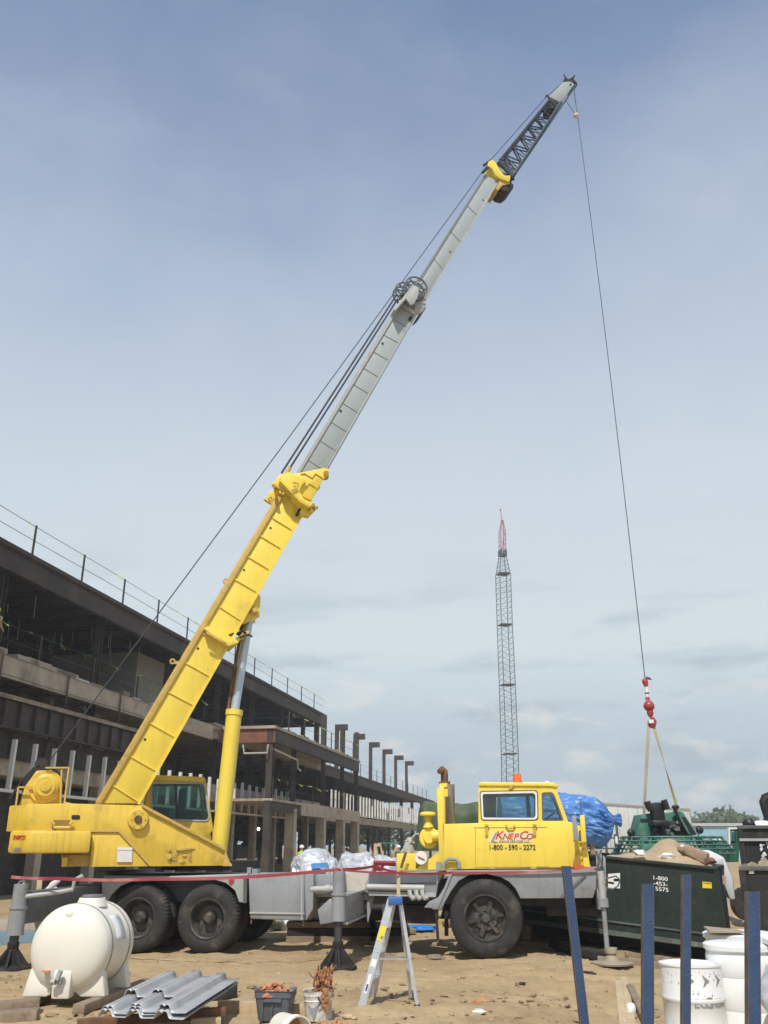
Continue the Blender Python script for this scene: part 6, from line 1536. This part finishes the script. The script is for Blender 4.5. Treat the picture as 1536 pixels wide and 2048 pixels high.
# ---- pebbles and clods
rp=random.Random(21); m=MB()
for k in range(1500):
    Y=9.3+rp.random()**1.3*14; X=rp.uniform(-.52,.50)*Y; s=rp.uniform(.006,.026)*(1.5 if rp.random()<.06 else 1)
    m.rock((X,Y,GZ(X,Y)+s*.2),(s*rp.uniform(.8,1.6),s,s*.6),sd=k,n=1,amp=.7)
m.build('pebbles',M('pebble_tan',(.40,.32,.23),.95,var=.3,scale=3),label='pebbles and dirt clods scattered over the ground',cat='pebbles',kind='stuff')
for i,(x,y,s,mt,lb) in enumerate(((503,1982,.05,WOODD,'small brown clod pair on the dirt above the grey tote'),(868,1916,.10,WOODD,'olive scrap bundle on the dirt between ladder and front wheel'),(915,1962,.045,BLK,'small dark stone on the open dirt below the front wheel'),(960,2005,.05,ORC,'faint orange scrap on the open dirt below the front wheel'),(1042,1965,.04,BLK,'dark pebble left of the leaning blue stake'),(758,2003,.0,BLK,''),(1176,1943,.06,BLK,'dark scrap just right of the leaning blue stake'),(958,2022,.05,PAPER,'small white scrap on the open dirt near the bottom'),(735,2022,.0,BLK,''),(698,2035,.05,WOOD,'wood chip on the dirt right of the rusty bucket'))):
    if s==0: continue
    a=atZ(x,y,0); z=GZ(a.x,a.y); MB().rock((a.x,a.y,z+s*.2),(s*1.6,s,s*.5),sd=i+5,n=2,amp=.8).build('dirt_scrap',mt,loc=(a.x,a.y,z),label=lb,cat='scrap')
rp=random.Random(33); m=MB()
for k in range(420):
    cx_,cy_,rr_=rp.choice(((2.2,10.6,.8),(3.0,12.2,.9),(1.6,12.0,.6),(-2.9,10.9,.5),(-5.2,13.6,.5),(2.7,9.6,.5),(-.4,12.6,.7)))
    X=cx_+rp.gauss(0,rr_); Y=cy_+rp.gauss(0,rr_*.6); s=rp.uniform(.01,.04)
    m.rock((X,Y,GZ(X,Y)+s*.1),(s*rp.uniform(.9,1.7),s*1.1,s*.6),sd=k,n=1,amp=.8)
m.build('dirt_clods',M('clod_brown',(.31,.225,.13),.95,var=.3,scale=3,bump=.5),label='lumpy brown dirt clods churned up in patches',cat='dirt clods',kind='stuff')
# ---- people (tiny, far)
def person(loc,face,label,vest,hat,h=1.75,pose=0):
    L0=Vector(loc); ca,sa=math.cos(face),math.sin(face)
    def W(x,y,z): return Vector((x*ca-y*sa,x*sa+y*ca,z*h/1.75))
    jts={'pel':(0,0,.95),'ch':(0,.02,1.30),'nk':(0,.02,1.48),'hd':(0,.03,1.62),'hd2':(0,.03,1.72),
     'hl':(-.1,0,.90),'kl':(-.11,-.03,.50),'al':(-.12,.03,.08),'tl':(-.13,-.12,.04),'hr':(.1,0,.90),'kr':(.12,-.06,.50),'ar':(.13,.0,.08),'tr':(.14,-.15,.04),
     'sl':(-.19,.02,1.40),'el':(-.25,.0,1.12),'wl':(-.24,-.14+pose,.92),'fl':(-.24,-.2+pose,.86),'sr':(.19,.02,1.40),'er':(.26,-.02,1.12),'wr':(.2,-.22,1.0),'fr':(.18,-.28,.98)}
    rad={'pel':.14,'ch':.15,'nk':.06,'hd':.09,'hd2':.075,'hl':.09,'kl':.065,'al':.045,'tl':.04,'hr':.09,'kr':.065,'ar':.045,'tr':.04,'sl':.065,'el':.045,'wl':.032,'fl':.035,'sr':.065,'er':.045,'wr':.032,'fr':.035}
    ed=[('pel','ch'),('ch','nk'),('nk','hd'),('hd','hd2'),('pel','hl'),('hl','kl'),('kl','al'),('al','tl'),('pel','hr'),('hr','kr'),('kr','ar'),('ar','tr'),('ch','sl'),('sl','el'),('el','wl'),('wl','fl'),('ch','sr'),('sr','er'),('er','wr'),('wr','fr')]
    ks=list(jts); me=bpy.data.meshes.new('person'); me.from_pydata([W(*jts[k]) for k in ks],[(ks.index(a),ks.index(b)) for a,b in ed],[])
    o=bpy.data.objects.new('person',me); COL.objects.link(o); o.location=L0; ORG[o.name]=L0
    o.modifiers.new('k','SKIN'); 
    for v,k in zip(me.skin_vertices[0].data,ks): v.radius=(rad[k]*1.0,rad[k]*(.8 if k in('pel','ch') else 1.0))
    me.skin_vertices[0].data[0].use_root=True
    s=o.modifiers.new('s','SUBSURF'); s.levels=s.render_levels=2
    me.materials.append(SKIN); tag(o,label,'person')
    def add(mb,nm,mt):
        ob=mb.build(nm,mt,loc=(0,0,0)); ob.parent=o; ORG[ob.name]=L0; return ob
    add(MB().lathe(W(0,.02,1.0),W(0,0,1),[(0,.17),(.2,.175),(.42,.21),(.47,.12),(.5,.07)],14),'vest',vest)
    add(MB().lathe(W(0,.03,1.66),W(0,0,1),[(0,.14),(.005,.115),(.06,.11),(.11,.08),(.13,0)],16),'hard_hat',hat)
    for sx,a,b,c in ((-1,'hl','kl','al'),(1,'hr','kr','ar')):
        add(MB().path([W(*jts[a])+Vector((0,0,.05)),W(*jts[b]),W(*jts[c])],[.11,.085,.075],10),'trouser_leg',DENIM)
    return o
q=atY(603,1725,45); person((q.x,45,0),.4,'worker in a lime vest standing under the building by the wrapped bundles',HIVIS,WHT)
q=atY(797,1715,52); person((q.x,52,0),-.3,'worker in a white hard hat far behind the yellow engine cover',M('dark_vest',(.12,.14,.10),.8),WHT)
q=atY(-4,1340,33); person(B.P(B.uz(-24,1335,.3)[0],.25,8.36),2.6,'worker in a lime vest on the third floor at the left edge',HIVIS,M('lime_hat',(.5,.7,.1),.4))
# small yellow-green gate frame far under the building
q=atY(760,1740,38)
gtf=thing('timber_trestle','tan trestle with a thin green pipe frame behind the wrapped bundles','trestle',(q.x,38,0))
MB().bar(atY(750,1720,38),atY(751,1688,38),.13).bar(atY(748,1690,38),atY(762,1690,38),.12).bar(atY(761,1690,38),atY(765,1712,38),.07).build('timber_frame',WOOD,gtf)
MB().path([atY(x,y,38) for x,y in ((756,1686),(762,1687),(788,1686))],.03,6).path([atY(x,y,38) for x,y in ((780,1686),(781,1712))],.03,6).build('pipe_frame',TGRN,gtf)
# ================================================================= ground, sky, light, camera
def axis(lo,hi,a,b,fine,grow=1.25):
    xs=[]; x=a
    while x<=b: xs.append(x); x+=fine
    s=fine; x=xs[-1]
    while x<hi: s*=grow; x+=s; xs.append(x)
    s=fine; x=xs[0]; pre=[]
    while x>lo: s*=grow; x-=s; pre.append(x)
    return pre[::-1]+xs
XS=axis(-420,420,-9,9,.075); YS=axis(-40,600,6.5,24,.075)
verts=[];nx=len(XS)
for y in YS:
    for x in XS:
        z=GZ(x,y)
        if 7<y<24 and abs(x)<9.5:
            z+=.028*noise.noise(Vector((x*2.6,y*2.6,3)))+.016*noise.noise(Vector((x*7,y*7,1)))+.030*max(0,noise.noise(Vector((x*1.2+3,y*1.2,6))))*noise.noise(Vector((x*12,y*12,2)))
            # tyre ruts running across the foreground
            for yy,am in ((13.6,.05),(12.9,.04),(11.6,.035),(10.9,.03)):
                d=(y-yy-.25*math.sin(x*.5)-.1*x)
                z-=am*1.3*math.exp(-(d/.13)**2)*(.6+.4*math.sin(x*23)); z+=am*.5*math.exp(-((abs(d)-.26)/.09)**2)
        verts.append((x,y,z))
faces=[(j*nx+i,j*nx+i+1,(j+1)*nx+i+1,(j+1)*nx+i) for j in range(len(YS)-1) for i in range(nx-1)]
gm=bpy.data.meshes.new('ground'); gm.from_pydata(verts,[],faces); gm.polygons.foreach_set('use_smooth',[True]*len(faces))
go=bpy.data.objects.new('ground',gm); COL.objects.link(go); tag(go,'bare sandy construction-site ground','ground',kind='structure')
GM=bpy.data.materials.new('site_dirt'); GM.use_nodes=True; nt=GM.node_tree;N=nt.nodes;L=nt.links;p=N['Principled BSDF']; p.inputs['Roughness'].default_value=.95; p.inputs['Specular IOR Level'].default_value=.2
tcn=N.new('ShaderNodeTexCoord')
def nz(s,d=8,r=.6,v=None):
    n=N.new('ShaderNodeTexNoise'); n.inputs['Scale'].default_value=s; n.inputs['Detail'].default_value=d; n.inputs['Roughness'].default_value=r; L.new(v or tcn.outputs['Object'],n.inputs['Vector']); return n.outputs['Fac']
def mx(f,a,b):
    x=N.new('ShaderNodeMix'); x.data_type='RGBA'
    for i,v in ((0,f),(6,a),(7,b)):
        if isinstance(v,(int,float)): x.inputs[i].default_value=v
        elif isinstance(v,tuple): x.inputs[i].default_value=(*v,1)
        else: L.new(v,x.inputs[i])
    return x.outputs[2]
def mr(f,a,b,c=0,d=1):
    r=N.new('ShaderNodeMapRange'); r.inputs[1].default_value=a;r.inputs[2].default_value=b;r.inputs[3].default_value=c;r.inputs[4].default_value=d; L.new(f,r.inputs[0]); return r.outputs[0]
c=mx(mr(nz(.35,8),.35,.65),(.365,.262,.142),(.50,.375,.22))
c=mx(mr(nz(1.8,10,.7),.50,.68,0,.7),c,(.25,.18,.105))
c=mx(mr(nz(14,6,.7),.5,.75,0,.4),c,(.21,.15,.09))
c=mx(mr(nz(.9,9,.75),.56,.62,0,.35),c,(.47,.37,.24))
c=mx(mr(nz(45,4),.62,.75,0,.35),c,(.52,.43,.31))
mpv=N.new('ShaderNodeMapping'); mpv.inputs['Scale'].default_value=(.6,3.0,1); mpv.inputs['Rotation'].default_value=(0,0,.12); L.new(tcn.outputs['Object'],mpv.inputs[0])
c=mx(mr(nz(1.2,6,.6,mpv.outputs[0]),.55,.7,0,.3),c,(.28,.21,.13))
L.new(c,p.inputs['Base Color'])
b1_=N.new('ShaderNodeBump'); b1_.inputs['Strength'].default_value=.8; b1_.inputs['Distance'].default_value=.03; L.new(nz(9,8,.7),b1_.inputs['Height'])
b2_=N.new('ShaderNodeBump'); b2_.inputs['Strength'].default_value=.5; b2_.inputs['Distance'].default_value=.008; L.new(nz(60,4,.6),b2_.inputs['Height']); L.new(b1_.outputs[0],b2_.inputs['Normal']); L.new(b2_.outputs[0],p.inputs['Normal'])
gm.materials.append(GM)
# world
w=bpy.data.worlds.new('World'); sc.world=w; w.use_nodes=True; nt=w.node_tree;N=nt.nodes;L=nt.links
bg=N['Background']; EL,SROT=62.0,0
st=Vector((.17,.72,-1)); st.normalize(); EL=math.degrees(math.asin(-st.z))
sky=N.new('ShaderNodeTexSky'); sky.sky_type='NISHITA'; sky.sun_disc=False; sky.sun_elevation=R(EL)
az=math.atan2(-st.x,-st.y)   # azimuth of the sun from +Y clockwise
sky.sun_rotation=az; sky.air_density=1.0; sky.dust_density=.9; sky.ozone_density=2.0; sky.altitude=1500
tcn=N.new('ShaderNodeTexCoord')
sep=N.new('ShaderNodeSeparateXYZ'); L.new(tcn.outputs['Generated'],sep.inputs[0])
# veil of thin high haze: a paler sky, stronger lower down
vein=mr(nz(2.2,5,.55),.3,.75,-.10,.14)
hz_=N.new('ShaderNodeValToRGB'); L.new(sep.outputs[2],hz_.inputs[0])
cr=hz_.color_ramp; SK=[(.0,(.50,.62,.69)),(.10,(.62,.73,.80)),(.21,(.81,.90,.91)),(.37,(.68,.78,.855)),(.57,(.42,.525,.69)),(.69,(.265,.355,.545)),(.80,(.155,.245,.425)),(1,(.12,.2,.39))]
cr.elements[0].position=0; cr.elements[0].color=(*SK[0][1],1); cr.elements[1].position=1; cr.elements[1].color=(*SK[-1][1],1)
for ps,v in SK[1:-1]:
    e=cr.elements.new(ps); e.color=(*v,1)
vm=N.new('ShaderNodeVectorMath'); vm.operation='SCALE'; vm.inputs['Scale'].default_value=10.3; L.new(hz_.outputs[0],vm.inputs[0])
c=mx(.86,sky.outputs[0],vm.outputs[0])
def cloud(scale,lo,hi,zlo,zhi,amt,col,zs,c):
    mp=N.new('ShaderNodeMapping'); mp.inputs['Scale'].default_value=(1,1,zs); L.new(tcn.outputs['Generated'],mp.inputs[0])
    n_=nz(scale,7,.55,mp.outputs[0]); f=mr(n_,lo,hi,0,amt)
    band=N.new('ShaderNodeValToRGB'); L.new(sep.outputs[2],band.inputs[0]); k=band.color_ramp; k.elements[0].position=zlo[0]; k.elements[0].color=(0,0,0,1); k.elements[1].position=zhi[1]; k.elements[1].color=(0,0,0,1)
    for ps in (zlo[1],zhi[0]):
        e=k.elements.new(ps); e.color=(1,1,1,1)
    mu=N.new('ShaderNodeMath'); mu.operation='MULTIPLY'; L.new(f,mu.inputs[0]); L.new(band.outputs[0],mu.inputs[1])
    return mx(mu.outputs[0],c,col)
c=cloud(5.5,.50,.64,(.0,.04),(.22,.34),.60,(4.2,5.1,5.9),4.5,c)
c=cloud(13.0,.55,.68,(.0,.03),(.13,.20),.8,(9.3,9.4,9.1),2.6,c)
c=cloud(1.5,.42,.75,(.2,.35),(.8,1.0),.5,(7.0,7.5,8.2),1.3,c)
c=cloud(3.0,.5,.75,(.2,.35),(.8,1.0),.22,(8.0,8.4,8.8),2.6,c)
L.new(c,bg.inputs[0]); bg.inputs[1].default_value=.10
sl=bpy.data.lights.new('sun','SUN'); sl.energy=4.2; sl.angle=R(.53); sl.color=(1,.955,.88)
so=bpy.data.objects.new('sun',sl); COL.objects.link(so); so.rotation_euler=st.to_track_quat('-Z','Y').to_euler(); so.location=(0,-5,30)
cd=bpy.data.cameras.new('camera'); cd.sensor_fit='VERTICAL'; cd.sensor_height=36; cd.sensor_width=27; cd.lens=36*FPX/2048; cd.clip_end=5000; cd.clip_start=.05
co=bpy.data.objects.new('camera',cd); COL.objects.link(co); co.location=CAM; co.rotation_euler=(R(90)+PITCH,0,0); sc.camera=co
vs=sc.view_settings; vs.view_transform='Standard'; vs.look='None'; vs.exposure=0; vs.gamma=1

# ---- air: one even box of thin haze round everything
xa,xb,ya,yb=XS[0]-5,XS[-1]+5,YS[0]-5,YS[-1]+5
hz=MB().box(Fr(0,0,0),xa,xb,ya,yb,-2.2,66).build('haze',None,loc=(0,0,0),label='thin pale haze in the air over the whole site',cat='haze',kind='stuff')
HM=bpy.data.materials.new('haze_air'); HM.use_nodes=True; N=HM.node_tree.nodes; 
for n_ in list(N):
    if n_.type!='OUTPUT_MATERIAL': N.remove(n_)
pv=N.new('ShaderNodeVolumePrincipled'); pv.inputs['Color'].default_value=(.92,.94,.96,1); pv.inputs['Density'].default_value=.0011; pv.inputs['Anisotropy'].default_value=.15
HM.node_tree.links.new(pv.outputs[0],[n_ for n_ in N if n_.type=='OUTPUT_MATERIAL'][0].inputs['Volume'])
hz.data.materials.append(HM)
